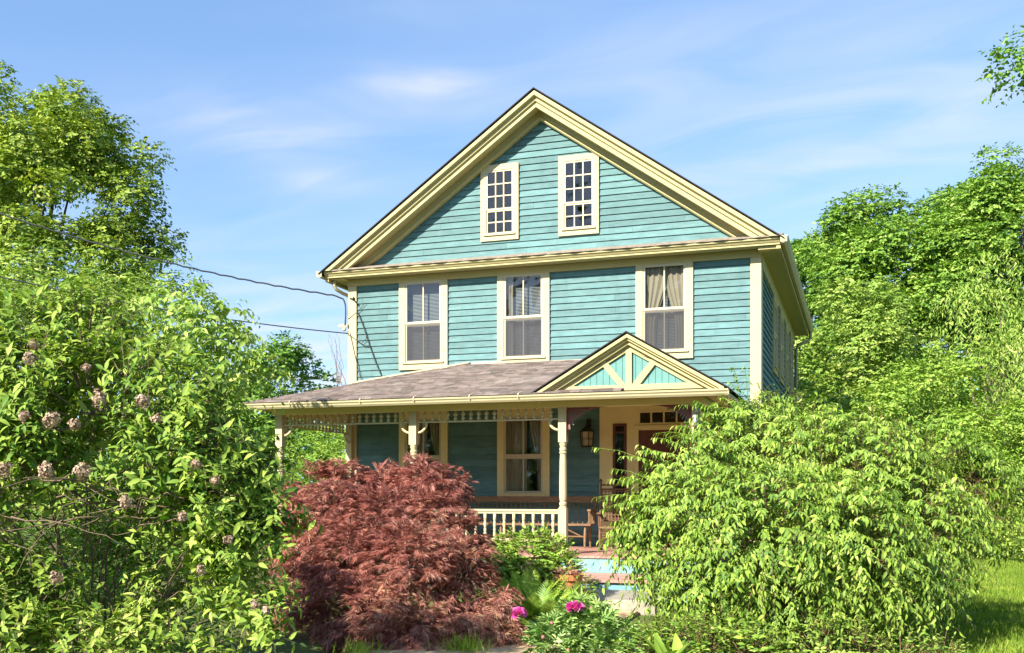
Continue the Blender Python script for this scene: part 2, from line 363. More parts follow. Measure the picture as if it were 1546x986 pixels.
# right side wall: same boards laid along y, turned
sidewin = [3.0, 4.75, 6.5, 8.2]
srects = [(c-.40, c+.40, 3.90, 5.50) for c in sidewin] + [(c-.40, c+.40, 1.46, 2.98) for c in sidewin]
sd = siding(srects, .35, 5.54, .005, WD, rnd).build('side_siding', 'teal', house); sd.rotation_euler = (0, 0, pi/2)
lw = siding([], .35, 5.54, -WD, -.005, rnd).build('side_siding', 'teal', house); lw.rotation_euler = (0, 0, -pi/2); lw.location = (WX0, 0, 0)
# back wall, floors, partition, foundation
b = MB(); b.box(WX0, WX1, WD, WD+.1, .3, EAVE); b.prism_y([(WX0, EAVE), (WX1, EAVE), (APX, 8.5)], WD, WD+.1); b.build('back_wall', 'teal', house)
b = MB()
for zf in (.42, 3.2, 5.62): b.box(WX0+.06, WX1-.06, .06, WD-.02, zf, zf+.06)
b.box(WX0+.06, WX1-.06, 3.4, 3.5, .5, 5.6); b.box(-5.2, -5.12, .1, 3.4, .5, 5.6); b.box(-2.7, -2.62, .1, 3.4, .5, 5.6)
b.box(-6.2, -1.6, 2.0, 2.1, 5.7, 6.9)
b.build('inner_room', 'interior', house)
b = MB(); b.box(WX0+.03, WX1-.03, .03, WD, -.1, .34); b.build('foundation', 'stone', house)
# corner boards and frieze
for (x0, x1) in ((WX0-.03, WX0+.15), (WX1-.15, WX1+.03)):
    b = MB(); b.box(x0, x1, -.052, .002, .3, 5.53)
    if x1 > 0: b.box(x1-.022, x1+.012, .003, .15, .3, 5.56)
    else: b.box(x0-.012, x0+.022, .003, .15, .3, 5.56)
    b.build('corner_board', 'pale', house)
b = MB(); b.box(WX0-.04, WX1+.04, -.052, .003, 5.535, 5.70); b.box(WX0-.05, WX1+.05, -.075, .003, 5.665, 5.72); b.build('frieze_board', 'cream', house)
b = MB(); b.box(WX1-.01, WX1+.05, .005, WD, 5.36, 5.62); b.box(WX1-.01, WX1+.09, .005, WD, 5.62, 5.70); b.build('frieze_board', 'cream', house)
# horizontal cornice: crown, fascia, soffit; then the little shingled skirt over it
b = MB()
b.prism_x([(-.36, 5.655), (-.36, 5.685), (-.375, 5.69), (-.40, 5.725), (-.42, 5.735), (-.42, 5.765), (0.0, 5.80), (0.0, 5.715), (-.34, 5.69), (-.34, 5.655)][::-1], WX0-.36, WX1+.36)
b.box(WX0-.30, WX1+.30, -.34, -.02, 5.665, 5.695)
b.build('cornice', 'cream', house)
b = MB(); nseg = 90; xs = np.linspace(WX0-.40, WX1+.40, nseg)
for i in range(nseg-1):
    e0, e1 = .012*sin(i*1.9)+.008*sin(i*.7), .012*sin((i+1)*1.9)+.008*sin((i+1)*.7)
    b.loft([(xs[i], 0, 5.925), (xs[i], 0, 5.80), (xs[i], -.45+e0, 5.768), (xs[i], -.45+e0, 5.788+.006*sin(i*2.3))], [(xs[i+1], 0, 5.925), (xs[i+1], 0, 5.80), (xs[i+1], -.45+e1, 5.768), (xs[i+1], -.45+e1, 5.788+.006*sin((i+1)*2.3))], i in (0, nseg-2))
b.build('skirt_roof', 'graypent', house)
# rakes: profile (y, drop below roof plane) swept along each slope
RAKE = [[(-.47, .025), (-.47, .10), (-.455, .105), (-.40, .12), (-.40, .03)],
        [(-.40, .03), (-.40, .185), (-.385, .19), (-.36, .20), (-.36, .03)],
        [(-.36, .03), (-.36, .285), (-.30, .295), (-.285, .26), (-.285, .03)],
        [(-.285, .03), (-.285, .255), (-.09, .255), (-.09, .03)],
        [(-.09, .03), (-.09, .43), (0.0, .43), (0.0, .03)],
        [(-.115, .385), (-.115, .415), (-.09, .42), (-.09, .37)]]
for sgn in (-1, 1):
    b = MB(); xe = APX+sgn*4.27
    for prof in RAKE:
        A = [(APX, y, roof_z(APX)-d*1.0) for y, d in prof]
        B = []
        for y, d in prof:            # each layer dies into the skirt roof at its own height
            e = min(4.27, (APZ-d-(5.775 if y < -.1 else 5.8))/SL); B.append((APX+sgn*e, y, APZ-e*SL-d))
        b.loft(A, B) if sgn > 0 else b.loft(A[::-1], B[::-1])
    b.build('rake_moulding', 'cream', house)
# roof slabs
for sgn in (-1, 1):
    xe = APX+sgn*4.34
    b = MB(); A = [(APX, -.50, APZ+.02), (xe, -.50, roof_z(xe)+.02), (xe, -.50, roof_z(xe)+.0), (APX, -.50, APZ+.0)]
    B = [(x, WD+.4, z) for x, y, z in A]
    b.loft(A, B) if sgn < 0 else b.loft(A[::-1], B[::-1])
    b.build('roof', 'darkroof', house)
# side soffits and gutters
for sgn in (-1, 1):
    b = MB(); xw = WX1 if sgn > 0 else WX0
    xa, xb = sorted((xw, xw+sgn*.36))
    b.box(xa, xb, -.30, WD+.3, 5.60 if sgn > 0 else 5.64, 5.66 if sgn > 0 else 5.66)
    xa, xb = sorted((xw+sgn*.30, xw+sgn*.37)); b.box(xa, xb, -.335, WD+.35, 5.59, 5.655)
    b.build('eave_soffit', 'cream', house)
    x = xw+sgn*.375
    prof = [(x, 5.66), (x+sgn*.06, 5.65), (x+sgn*.10, 5.70), (x+sgn*.125, 5.775), (x+sgn*.105, 5.775), (x+sgn*.09, 5.71), (x+sgn*.05, 5.675), (x, 5.675)]
    b = MB(); b.prism_y(prof, -.47, WD+.4); b.box(min(x, x+sgn*.11), max(x, x+sgn*.11), -.478, -.466, 5.665, 5.77)
    b.build('eave_gutter', 'pale', house)
b = MB(); b.tube([(-8.05, -.2, 5.66), (-8.05, -.2, 5.53), (-8.03, -.15, 5.47), (-7.95, -.03, 5.41), (-7.9, .12, 5.38), (-7.89, .16, 5.3), (-7.89, .16, .3)], .035, 8); b.build('downspout', 'pale', house, smooth=True)
b = MB(); b.tube([(.43, WD+.1, 5.66), (.43, WD+.1, 5.5), (.38, WD+.05, 5.42), (.12, WD-.1, 5.3), (.08, WD-.12, 5.2), (.08, WD-.12, .2)], .045, 8); b.build('downspout', 'cream', house, smooth=True)

# ------------------------------------------------------------------ windows
def frame(mb, x0, x1, z0, z1, w, y0, y1, wb=None):
    wb = wb or w
    mb.box(x0, x0+w, y0, y1, z0, z1); mb.box(x1-w, x1, y0, y1, z0, z1)
    mb.box(x0+w, x1-w, y0, y1, z0, z0+wb); mb.box(x0+w, x1-w, y0, y1, z1-w, z1)
def curtain(x0, x1, z0, z1, y, tie, seed):
    """a hanging wavy cloth; tie pulls the lower part towards one side"""
    rr = random.Random(seed); mb = MB(); nu, nv = 30, 14; ph = rr.uniform(0, 6)
    for j in range(nv+1):
        v = j/nv; zc = z1+(z0-z1)*v
        k = 1-(.55*sin(min(1, v/.75)*pi/2)**2 if tie else 0)
        for i in range(nu+1):
            u = i/nu
            xx = x0+(x1-x0)*u*k if tie >= 0 else x1-(x1-x0)*(1-u)*k
            mb.v.append((xx, y+.018*sin(u*26+ph)+.008*sin(u*61), zc))
    mb.f = [(j*(nu+1)+i, j*(nu+1)+i+1, (j+1)*(nu+1)+i+1, (j+1)*(nu+1)+i) for j in range(nv) for i in range(nu)]
    return mb
def blind(x0, x1, z0, z1, y):
    mb = MB(); z = z1
    mb.box(x0, x1, y-.015, y+.015, z1-.03, z1)
    while z > z0+.02:
        z -= .026
        mb.add([(x0, y-.009, z-.008), (x1, y-.009, z-.008), (x1, y+.009, z+.008), (x0, y+.009, z+.008)], [(0, 1, 2, 3)])
    return mb
def window(x0, x1, z0, z1, cas, meet, cols, rows_u, rows_l, name, loc=(0, 0, 0), rz=0, mat='pale', top=True, screen=False, blinds=0, drapes=(), sill=True, bar=.022, half_l=True):
    mb = MB(); yF = -.056
    mb.box(x0, x0+cas, yF, .003, z0+cas*.9, z1); mb.box(x1-cas, x1, yF, .003, z0+cas*.9, z1)
    if top: mb.box(x0+cas, x1-cas, yF, .003, z1-cas, z1)
    mb.box(x0, x1, yF-.001, .003, z0, z0+cas*.9)
    if sill: mb.box(x0+cas*.6, x1-cas*.6, -.085, -.01, z0+cas*.9, z0+cas*.9+.03)
    # little shutter hooks left on the casings
    for xx in (x0+cas*.5, x1-cas*.5):
        for zq in (z0+.2*(z1-z0), z0+.84*(z1-z0)):
            mb.tube([(xx-.012, yF-.006, zq+.03), (xx, yF-.012, zq+.01), (xx+.006, yF-.01, zq-.02)], .005, 5)
    w = mb.build(name, mat, house, loc)
    w.rotation_euler = (0, 0, rz)
    a0, a1 = x0+cas, x1-cas; b0 = z0+cas*.9+(.03 if sill else 0); b1 = z1-(cas if top else 0)
    s = MB(); sw = .042 if cols < 3 else .03
    frame(s, a0, a1, meet-.02, b1, sw, -.045, -.012)
    def bars(c, r, xa, xb, za, zb, y0, y1):
        for i in range(1, c):
            xm = xa+(xb-xa)*i/c; s.box(xm-bar/2, xm+bar/2, y0, y1, za, zb)
        for j in range(1, r):
            zm = za+(zb-za)*j/r
            for i in range(c):
                xl = xa+(xb-xa)*i/c+(bar/2 if i else 0); xr = xa+(xb-xa)*(i+1)/c-(bar/2 if i < c-1 else 0)
                s.box(xl, xr, y0, y1, zm-bar/2, zm+bar/2)
    bars(cols, rows_u, a0+sw, a1-sw, meet-.02+sw, b1-sw, -.042, -.016)
    frame(s, a0, a1, b0, meet-.021, sw, -.034, -.002)
    bars(cols, rows_l, a0+sw, a1-sw, b0+sw, meet-.021-sw, -.031, -.006)
    s.build('sash', 'sash', w)
    g = MB(); g.quad((a0+.02, -.028, meet), (a1-.02, -.028, meet), (a1-.02, -.028, b1-.02), (a0+.02, -.028, b1-.02))
    g.quad((a0+.02, -.018, b0+.02), (a1-.02, -.018, b0+.02), (a1-.02, -.018, meet-.03), (a0+.02, -.018, meet-.03))
    g.build('pane', 'glass', w)
    if screen:
        q = MB(); q.quad((a0+.03, -.040, b0+.03), (a1-.03, -.040, b0+.03), (a1-.03, -.040, meet-.03), (a0+.03, -.040, meet-.03)); q.build('insect_screen', 'screen', w)
    if blinds: blind(a0+.01, a1-.01, b1-(b1-b0)*blinds, b1, .10).build('blind', 'blind', w)
    for (u0, u1, t) in drapes:
        L = a1-a0; curtain(a0+L*u0, a0+L*u1, b0, b1, .04, t, int(u0*100)+3).build('curtain', 'lace', w, smooth=True)
    return w
window(-5.072, -4.329, 6.19, 7.60, .105, 6.78, 3, 3, 2, 'attic_window')
window(-3.567, -2.811, 6.17, 7.62, .105, 6.77, 3, 3, 2, 'attic_window')
for k, (a, c) in enumerate(UPW):
    window(a, c, 3.86, 5.534, .125, 4.75, 2, 1, 1, 'window', top=False, screen=True, blinds=(1.0, 1.0, 1.0)[k],
           drapes=((0, .62, 1), (.42, 1, -1)) if k == 2 else ((0, .22, 0),) if k == 1 else ())
for k, (a, c) in enumerate(LOW):
    window(a, c, 1.36, 3.05, .125, 2.20, 2, 1, 1, 'window', mat='yellow', drapes=((0, .56, 0), (.62, 1, -1)))
for c in sidewin:
    for (z0, z1, mt) in ((3.86, 5.36, 4.66), (1.36, 3.05, 2.2)):
        window(-.5, .5, z0, z1, .11, mt, 2, 1, 1, 'window', loc=(0, c, 0), rz=pi/2, mat='cream', blinds=.0, drapes=((0, .3, 0), (.7, 1, 0)))

# ------------------------------------------------------------------ porch
PY = -2.5                                          # line of the posts
EZ = 3.02                                          # eave height
PEX0, PEX1, PEY = -8.22, -.20, -2.93
# deck, boards running front to back
b = MB(); x = -7.85; rr = random.Random(5)
while x < -.35:
    b.box(x, min(x+.088, -.35), -2.86, -.035, FL-.03, FL+rr.uniform(-.001, .001)); x += .093
b.build('porch_floor', 'deck', house)
b = MB(); b.box(-7.82, -.38, -2.80, -2.76, -.02, FL-.035); b.box(-7.82, -7.78, -2.755, -.04, -.02, FL-.035); b.box(-.42, -.38, -2.755, -.04, -.02, FL-.035); b.build('porch_skirt', 'bark', house)
b = MB(); b.box(-3.05, -.5, -3.95, -2.81, .0, .255); b.box(-3.05, -.5, -2.835, -2.802, .30, FL-.032); b.build('step_riser', 'riser', house)
b = MB(); y = -4.0
while y < -2.85:
    b.box(-3.08, -.47, y, min(y+.14, -2.838), .257, .298); y += .146
b.build('step_tread', 'deck', house)
# ceiling, beam, fascia, gutter
b = MB(); b.box(-7.80, -.60, -2.42, -.03, 3.10, 3.12); b.build('porch_ceiling', 'pale', house)
b = MB(); b.box(-7.97, -.58, PY-.075, PY+.075, 2.845, 2.985); b.box(-7.97, -.58, PY+.02, PY+.074, 2.986, 3.13); b.box(-8.0, -.55, PY-.09, PY+.09, 2.965, 2.992)
b.box(-7.97, -7.82, PY+.076, -.03, 2.845, 3.13); b.box(-.73, -.58, PY+.076, -.03, 2.845, 3.13); b.build('porch_beam', 'yellow', house)
b = MB(); b.box(PEX0+.06, PEX1-.06, PEY+.06, PY-.091, 2.945, 2.962); b.box(PEX0+.06, -7.98, PY-.088, 0, 2.945, 2.962); b.box(-.545, PEX1-.06, PY-.088, 0, 2.945, 2.962)
b.box(PEX0+.02, PEX1-.02, PEY+.02, PEY+.058, 2.935, 3.0); b.box(PEX0+.02, PEX0+.058, PEY+.06, 0, 2.935, 3.0); b.box(PEX1-.058, PEX1-.02, PEY+.06, 0, 2.935, 3.0)
b.build('porch_soffit', 'cream', house)
gp = [(PEY+.018, 2.925), (PEY-.05, 2.915), (PEY-.075, 2.945), (PEY-.08, 2.965), (PEY-.10, 2.985), (PEY-.105, 3.01), (PEY-.09, 3.01), (PEY-.07, 2.98), (PEY-.05, 2.94), (PEY+.018, 2.94)]
b = MB(); b.prism_x(gp, PEX0-.04, PEX1+.03); b.box(PEX0-.046, PEX0-.036, PEY-.09, PEY+.016, 2.925, 3.0); b.box(PEX1+.026, PEX1+.036, PEY-.09, PEY+.016, 2.925, 3.0)
gut = b.build('porch_gutter', 'pale', house)
for xx in (-7.35, -6.05, -5.1, -4.15, -3.35):
    b = MB(); b.tube([(xx, PEY+.14, 3.09), (xx, PEY+.0, 3.06), (xx, PEY-.085, 3.035), (xx, PEY-.105, 3.01), (xx, PEY-.1, 2.97)], .011, 5); b.build('gutter_strap', 'sash', gut)
# roof: front slope, and the left end hipped down past the house corner
b = MB(); H = (-5.35, 0, 3.92); A0 = (PEX0-.02, PEY-.03, 3.035); Bc = (-2.9, PEY-.03, 3.035)
nseg = 24
def q(p, qq, t): return tuple(p[i]+(qq[i]-p[i])*t for i in range(3))
b.add([A0, (-1.75, PEY-.03, 3.035), (-1.75, 0, 3.90), (-5.35, 0, 3.92)], [(0, 1, 2, 3)])
b.add([(-5.35, 0, 3.92), (-7.8, 0, 3.63), (-8.24, 0, 3.42), A0], [(0, 1, 3), (1, 2, 3)])
b.add([A0, (-2.9, PEY-.03, 3.035), (-2.9, PEY-.03, 3.012), (A0[0], A0[1], 3.012)], [(3, 2, 1, 0)])
b.add([A0, (-8.24, 0, 3.42), (-8.24, 0, 3.3), (A0[0], A0[1], 3.012)], [(0, 1, 2, 3)])
b.build('porch_roof', 'shingle', house)
b = MB(); rr = random.Random(31); nc = 24
for i in range(nc):                                # courses lapped from the eave up, each of separate tabs
    y0_, y1_ = -2.99+2.99*i/nc, min(-2.99+2.99*(i+1)/nc+.01, -.032)
    def zr_(yy): return 3.035+(yy+2.96)*(3.92-3.035)/2.96
    def xl_(yy): return A0[0]+(yy+2.96)*(-5.35-A0[0])/2.96
    x = -8.3+rr.uniform(-.2, 0)
    while x < -1.76:
        w_ = rr.choice((.16, .2, .24, .3)); xa, xb = max(x, xl_(y0_)), min(x+w_-.004, -1.75); xc = max(x, xl_(y1_)); x += w_
        if xb-xa < .03: continue
        xc = min(xc, xb-.01); d0 = .017+rr.uniform(-.002, .003); e_ = rr.uniform(-.004, .004)
        b.add([(xa, y0_+e_, zr_(y0_)+d0), (xb, y0_+e_, zr_(y0_)+d0), (xb, y1_, zr_(y1_)+.008), (xc, y1_, zr_(y1_)+.008), (xa, y0_+e_, zr_(y0_)+.001), (xb, y0_+e_, zr_(y0_)+.001)], [(0, 1, 2, 3), (4, 5, 1, 0)])
b.build('shingle_course', 'tabs', house)
b = MB(); b.add([(A0[0]+.02, PEY-.0, 3.012), (-3.0, PEY-.0, 3.012), (-3.0, PEY-.0, 3.0), (A0[0]+.02, PEY-.0, 3.0)], [(3, 2, 1, 0)])
b.build('eave_flashing', 'sash', house)
b = MB(); b.box(-5.25, -4.75, -.058, -.037, 3.885, 3.955); b.build('roof_flashing', 'sash', house)
b = MB(); b.tube([(-5.3, -.045, 3.95), (-6.2, -.045, 3.84), (-7.1, -.045, 3.735), (-7.79, -.045, 3.645)], .018, 6); b.build('roof_flashing', 'sash', house)
b = MB(); b.box(-3.72, -2.2, -.055, -.037, 3.875, 3.92); b.build('roof_flashing', 'sash', house)
# posts
def post_profile(z0, z1):
    # turned shaft between the base block and the cap block
    return [(.062, z0), (.064, z0+.01), (.050, z0+.03), (.060, z0+.05), (.062, z0+.08), (.046, z0+.10), (.056, z0+.12), (.060, z0+.18), (.061, z0+.4), (.056, z1-.3),
            (.050, z1-.20), (.046, z1-.185), (.060, z1-.17), (.060, z1-.15), (.048, z1-.14), (.058, z1-.12), (.058, z1-.09), (.047, z1-.08), (.060, z1-.03), (.062, z1)]
def post(x, y):
    mb = MB(); w = .064
    mb.box(x-w, x+w, y-w, y+w, FL, 1.27); mb.box(x-w, x+w, y-w, y+w, 2.30, 2.845)
    mb.lathe(x, y, post_profile(1.272, 2.298), 16)
    mb.box(x-w-.008, x+w+.008, y-w-.008, y+w+.008, FL, FL+.12)
    mb.box(x-w-.006, x+w+.006, y-w-.006, y+w+.006, 2.80, 2.843)
    return mb.build('porch_post', 'pale', house, smooth=False)
POSTS = [-7.84, -5.33, -2.78, -.70]
for x in POSTS: post(x, PY)
for x in (-7.84, -.76):
    b = MB(); b.box(x, x+.12, -.13, -.054, FL, 2.845); b.build('wall_pilaster', 'pale', house)
# scroll brackets under the spindle frieze
def scroll(x, y, sx, along='x'):
    mb = MB()
    pts = []
    for k in range(13):
        a = k/12*pi/2; pts.append((.17*(1-cos(a)) if 0 else .165*sin(a), .165*cos(a)))
    prof = []
    for k in range(13):
        t = k/12; a = t*pi/2
        prof.append((.0+.165*sin(a)**1.0, -.17+.165*(1-cos(a))+.0))
    P = [(x+sx*(u+.0), y, 2.665+w_) if along == 'x' else (x, y+sx*u, 2.665+w_) for u, w_ in prof]
    mb.tube(P, [.024-.008*abs(k/12-.5) for k in range(13)], 6)
    e = P[-1]; mb.tube([(e[0], e[1], e[2]), ((e[0]-sx*.03) if along == 'x' else e[0], e[1] if along == 'x' else e[1]-sx*.03, e[2]-.03), ((e[0]-sx*.05) if along == 'x' else e[0], e[1] if along == 'x' else e[1]-sx*.05, e[2]-.01)], .014, 6)
    return mb.build('scroll_bracket', 'pale', house, smooth=True)
scroll(-7.84+.064, PY, 1); scroll(-5.33-.064, PY, -1); scroll(-5.33+.064, PY, 1); scroll(-2.78-.064, PY, -1); scroll(-7.84, PY+.064, 1, 'y'); scroll(-7.78, -.12, -1, 'y')
# spindle friezes and railings
SPIN = [(.010, 0), (.016, .012), (.022, .035), (.014, .055), (.010, .07), (.022, .088), (.026, .10), (.022, .112), (.010, .128), (.010, .16)]
def spindles(p0, p1, rails=True):
    p0 = np.array(p0, float); p1 = np.array(p1, float); L = np.linalg.norm(p1-p0); n = int(round(L/.132)); d = (p1-p0)/L; s_ = np.array([-d[1], d[0]])
    mb = MB()
    def bar(z0, z1, hw):
        c = [p0+s_*hw, p0-s_*hw, p1-s_*hw, p1+s_*hw]; mb.loft([(q_[0], q_[1], z0) for q_ in c], [(q_[0], q_[1], z1) for q_ in c])
    bar(2.655, 2.678, .022)
    # thin valance between the spindle tops
    fr = mb.build('spindle_frieze', 'pale', house)
    for i in range(1, n):
        p = p0+d*L*i/n; m2 = MB(); m2.lathe(p[0], p[1], [(r*1.55, 2.679+z*1.02) for r, z in SPIN], 8); m2.build('spindle', 'pale', fr, smooth=True)
for a, c in ((-7.776, -5.394), (-5.266, -2.844)): spindles((a, PY), (c, PY))
spindles((-7.84, PY+.064), (-7.84, -.12))
BAL = [(.026, 0), (.026, .10), (.017, .115), (.024, .13), (.027, .16), (.017, .185), (.022, .20), (.028, .24), (.024, .30), (.018, .325), (.025, .335), (.026, .34), (.026, .45)]
def railing(x0, x1):
    mb = MB(); mb.box(x0, x1, PY-.04, PY+.04, 1.215, 1.25); mb.box(x0, x1, PY-.025, PY+.025, 1.18, 1.214); mb.box(x0, x1, PY-.03, PY+.03, .735, .785)
    rl = mb.build('porch_railing', 'pale', house); n = int(round((x1-x0)/.162))
    for i in range(n):
        x = x1-.10-(x1-x0-.15)*i/(n-1) if n > 1 else x0
        m2 = MB(); m2.lathe(x, PY, [(r, .786+z*.875) for r, z in BAL[::1]][::1], 10); m2.build('baluster', 'pale', rl, smooth=True)
railing(-5.266, -2.844); railing(-7.776, -5.394)
# fan brackets either side of the entrance
def fan(x, sx):
    mb = MB(); R_, n = (.63, .50), 20
    edge = []
    for k in range(n+1):
        t = k/n   # concave edge from the foot on the post to the far tip
        a = t*pi/2
        edge.append((R_[0]*(1-cos(a))**1.1, -R_[1]*(1-sin(a))))
    poly = [(0.0, 0.0), (0.0, -R_[1])]+edge[1:]
    P = [(x+sx*u, 2.84+w_) for u, w_ in poly]
    if sx < 0: P = P[::-1]
    mb.prism_y(P, PY-.018, PY+.018)
    f_ = mb.build('fan_bracket', 'fan', house)
    m2 = MB()
    for k in range(7):
        a = radians(8+k*12.4)
        u0, w0 = .06*cos(a), -.06*sin(a); L = .36-.14*abs(sin(2*a))
        u1, w1 = L*cos(a)*1.2, -L*sin(a)*1.0
        dx, dz = .011*sin(a), .011*cos(a)
        pts = [(x+sx*(u0+.02), 2.835+w0-.01), (x+sx*(u1+dx), 2.83+w1+dz-.01), (x+sx*(u1-dx), 2.83+w1-dz-.01)]
        if sx < 0: pts = pts[::-1]
        m2.prism_y(pts, PY-.024, PY-.0185)
    m2.build('carved_ray', 'fanlight', f_)
fan(POSTS[2]+.064, 1); fan(POSTS[3]-.064, -1)
# gabled pediment over the entrance
PX0, PX1, PAX, PAZ, PBZ = -3.12, -.22, -1.67, 3.90, 3.05
psl = (PAZ-PBZ)/(PAX-PX0)
def pz(x): return PAZ-abs(x-PAX)*psl
ped = MB(); ped.prism_y([(PX0+.18, PBZ), (PX1-.18, PBZ), (PAX, PAZ-.12)], PEY+.175, PEY+.20)
x = PX0+.35                                       # upright boards with narrow open joints
while x < PX1-.35:
    xa, xb = x, x+.094; ped.prism_y([(xa, PBZ+.01), (xb, PBZ+.01), (xb, pz(xb)-.13), (xa, pz(xa)-.13)] if not xa < PAX < xb else [(xa, PBZ+.01), (xb, PBZ+.01), (xb, pz(xb)-.13), (PAX, PAZ-.13), (xa, pz(xa)-.13)], PEY+.16, PEY+.176); x += .1
pd = ped.build('porch_pediment', 'tealpanel', house)
b = MB(); yb, yf = PEY+.159, PEY+.118
b.box(PX0+.1, PX1-.1, yf, yb, PBZ+.0, 3.135)
b.box(PAX-.045, PAX+.045, yf, yb, 3.136, PAZ-.17)
for sgn in (-1, 1):
    b.prism_y([(PAX+sgn*.05, 3.137), (PAX+sgn*.17, 3.137), (PAX+sgn*.46, 3.50), (PAX+sgn*.39, 3.56)][::sgn], yf+.003, yb)
    b.prism_y([(PAX, PAZ-.12), (PAX, PAZ-.25), (PAX+sgn*1.0, pz(PAX+1.0)-.25), (PAX+sgn*1.15, 3.137), (PAX+sgn*1.34, PBZ+.05), (PAX+sgn*1.34, pz(PAX+1.34)-.06)][::sgn], yf+.006, yb+.002)
b.build('truss', 'cream', pd)
PR = [[(-.03, .02), (-.03, .075), (-.015, .08), (.01, .085), (.01, .02)], [(.01, .02), (.01, .11), (.03, .12), (.06, .12), (.06, .02)], [(.06, .02), (.06, .17), (.10, .175), (.117, .16), (.117, .02)]]
for sgn in (-1, 1):
    b = MB(); xe = PAX+sgn*1.43
    for prof in PR:
        A = [(PAX, PEY+y, PAZ-d) for y, d in prof]; B = [(xe, PEY+y, pz(xe)-d) for y, d in prof]
        b.loft(A, B) if sgn > 0 else b.loft(A[::-1], B[::-1])
    b.build('rake_moulding', 'cream', pd)
    b = MB(); xe = PAX+sgn*1.48
    A = [(PAX, PEY-.06, PAZ+.018), (xe, PEY-.06, pz(xe)+.018), (xe, PEY-.06, pz(xe)), (PAX, PEY-.06, PAZ)]; B = [(x, -.03, z) for x, y, z in A]
    b.loft(A, B) if sgn < 0 else b.loft(A[::-1], B[::-1])
    b.build('gable_roof', 'darkroof', pd)
# entrance wall: sidelights, transom, door
b = MB(); y0, y1 = -.040, .004
SLT = [(-2.556, -2.303), (-.98, -.727)]
xs = [-2.80, -2.556, -2.303, -2.09, -1.19, -.98, -.727, -.49]
b.box(xs[0], xs[1], y0, y1, .5, 3.09); b.box(xs[2], xs[3], y0, y1, .5, 3.09); b.box(xs[4], xs[5], y0, y1, .5, 3.09); b.box(xs[6], xs[7], y0, y1, .5, 3.09)
for a, c in SLT: b.box(a, c, y0, y1, 2.745, 3.09); b.box(a, c, y0, y1, .5, .62)
b.box(xs[3], xs[4], y0, y1, 2.955, 3.09); b.box(xs[3], xs[4], y0, y1, 2.62, 2.72)
b.box(xs[3]-.075, xs[3]-.002, -.062, -.041, .56, 2.64); b.box(xs[4]+.002, xs[4]+.075, -.062, -.041, .56, 2.64); b.box(xs[3]-.075, xs[4]+.075, -.068, -.041, 2.641, 2.70)
b.build('entrance_surround', 'yellow', house)
for a, c in SLT:
    b = MB(); frame(b, a, c, .62, 2.745, .045, -.05, -.005); b.box(a+.045, c-.045, -.04, -.01, .665, 1.05)
    for z in (1.06, 1.42, 1.80, 2.2, 2.58): b.box(a+.045, c-.045, -.045, -.012, z, z+.022)
    s_ = b.build('sidelight', 'brown', house)
    b = MB(); b.quad((a+.04, -.026, 1.05), (c-.04, -.026, 1.05), (c-.04, -.026, 2.71), (a+.04, -.026, 2.71)); b.build('pane', 'glass', s_)
    b = MB(); b.box(a+.05, c-.05, -.018, -.008, .70, 1.02); b.build('panel', 'brown', s_)
b = MB(); frame(b, -2.09, -1.19, 2.72, 2.955, .025, -.05, -.005)
for k in range(1, 4): xx = -2.09+.9*k/4; b.box(xx-.014, xx+.014, -.045, -.01, 2.745, 2.93)
t_ = b.build('transom_window', 'yellow', house)
b = MB(); b.quad((-2.07, -.024, 2.74), (-1.21, -.024, 2.74), (-1.21, -.024, 2.94), (-2.07, -.024, 2.94)); b.build('pane', 'glass', t_)
b = MB(); b.box(-2.088, -1.192, -.030, .01, .57, 2.618); d_ = b.build('front_door', 'brown', house)
b = MB()
for (u0, u1, w0, w1) in ((-1.98, -1.69, 1.75, 2.48), (-1.59, -1.30, 1.75, 2.48), (-1.98, -1.69, .8, 1.55), (-1.59, -1.30, .8, 1.55)):
    frame(b, u0, u1, w0, w1, .03, -.042, -.031); b.box(u0+.06, u1-.06, -.038, -.031, w0+.06, w1-.06)
b.build('door_panel', 'brown', d_)
b = MB(); b.lathe(-1.27, -.07, [(.012, 1.5), (.03, 1.515), (.03, 1.545), (.012, 1.56)], 10); b.box(-1.28, -1.26, -.06, -.031, 1.52, 1.54); b.build('door_handle', 'metal', d_, smooth=True)
# wall lantern
lx, ly, lz = -3.0, -.17, 2.42
b = MB(); b.box(lx-.04, lx+.04, -.05, -.03, 2.70, 2.84); b.tube([(lx, -.05, 2.78), (lx, -.13, 2.83), (lx, ly, 2.80), (lx, ly, 2.72)], .012, 6)
b.lathe(lx, ly, [(.004, 2.735), (.03, 2.715), (.045, 2.69), (.135, 2.615), (.14, 2.60), (.02, 2.60)], 6)
for k in range(6):
    a = 2*pi*k/6; p = (lx+.125*cos(a), ly+.125*sin(a)); p2 = (lx+.105*cos(a), ly+.105*sin(a)); b.tube([(p[0], p[1], 2.60), (p2[0], p2[1], 2.34)], .008, 4)
b.lathe(lx, ly, [(.10, 2.325), (.118, 2.33), (.118, 2.35), (.09, 2.352)], 6)
for k in range(6):
    a, c = 2*pi*k/6, 2*pi*(k+1)/6; b.tube([(lx+.116*cos(a), ly+.116*sin(a), 2.47), (lx+.116*cos(c), ly+.116*sin(c), 2.47)], .005, 4)
ln = b.build('wall_lantern', 'black', house)
b = MB(); b.lathe(lx, ly, [(.095, 2.352), (.112, 2.60)], 6); b.build('lantern_glass', 'lampglass', ln)
# small post lamp on the right hand porch post
b = MB(); b.lathe(-.70, PY-.11, [(.035, 2.50), (.045, 2.52), (.05, 2.66), (.03, 2.68)], 10); b.lathe(-.69, PY-.11, [(.02, 2.685), (.03, 2.72), (.028, 2.77), (.01, 2.79)], 8)
b.build('post_lamp', 'metal', house, smooth=True)
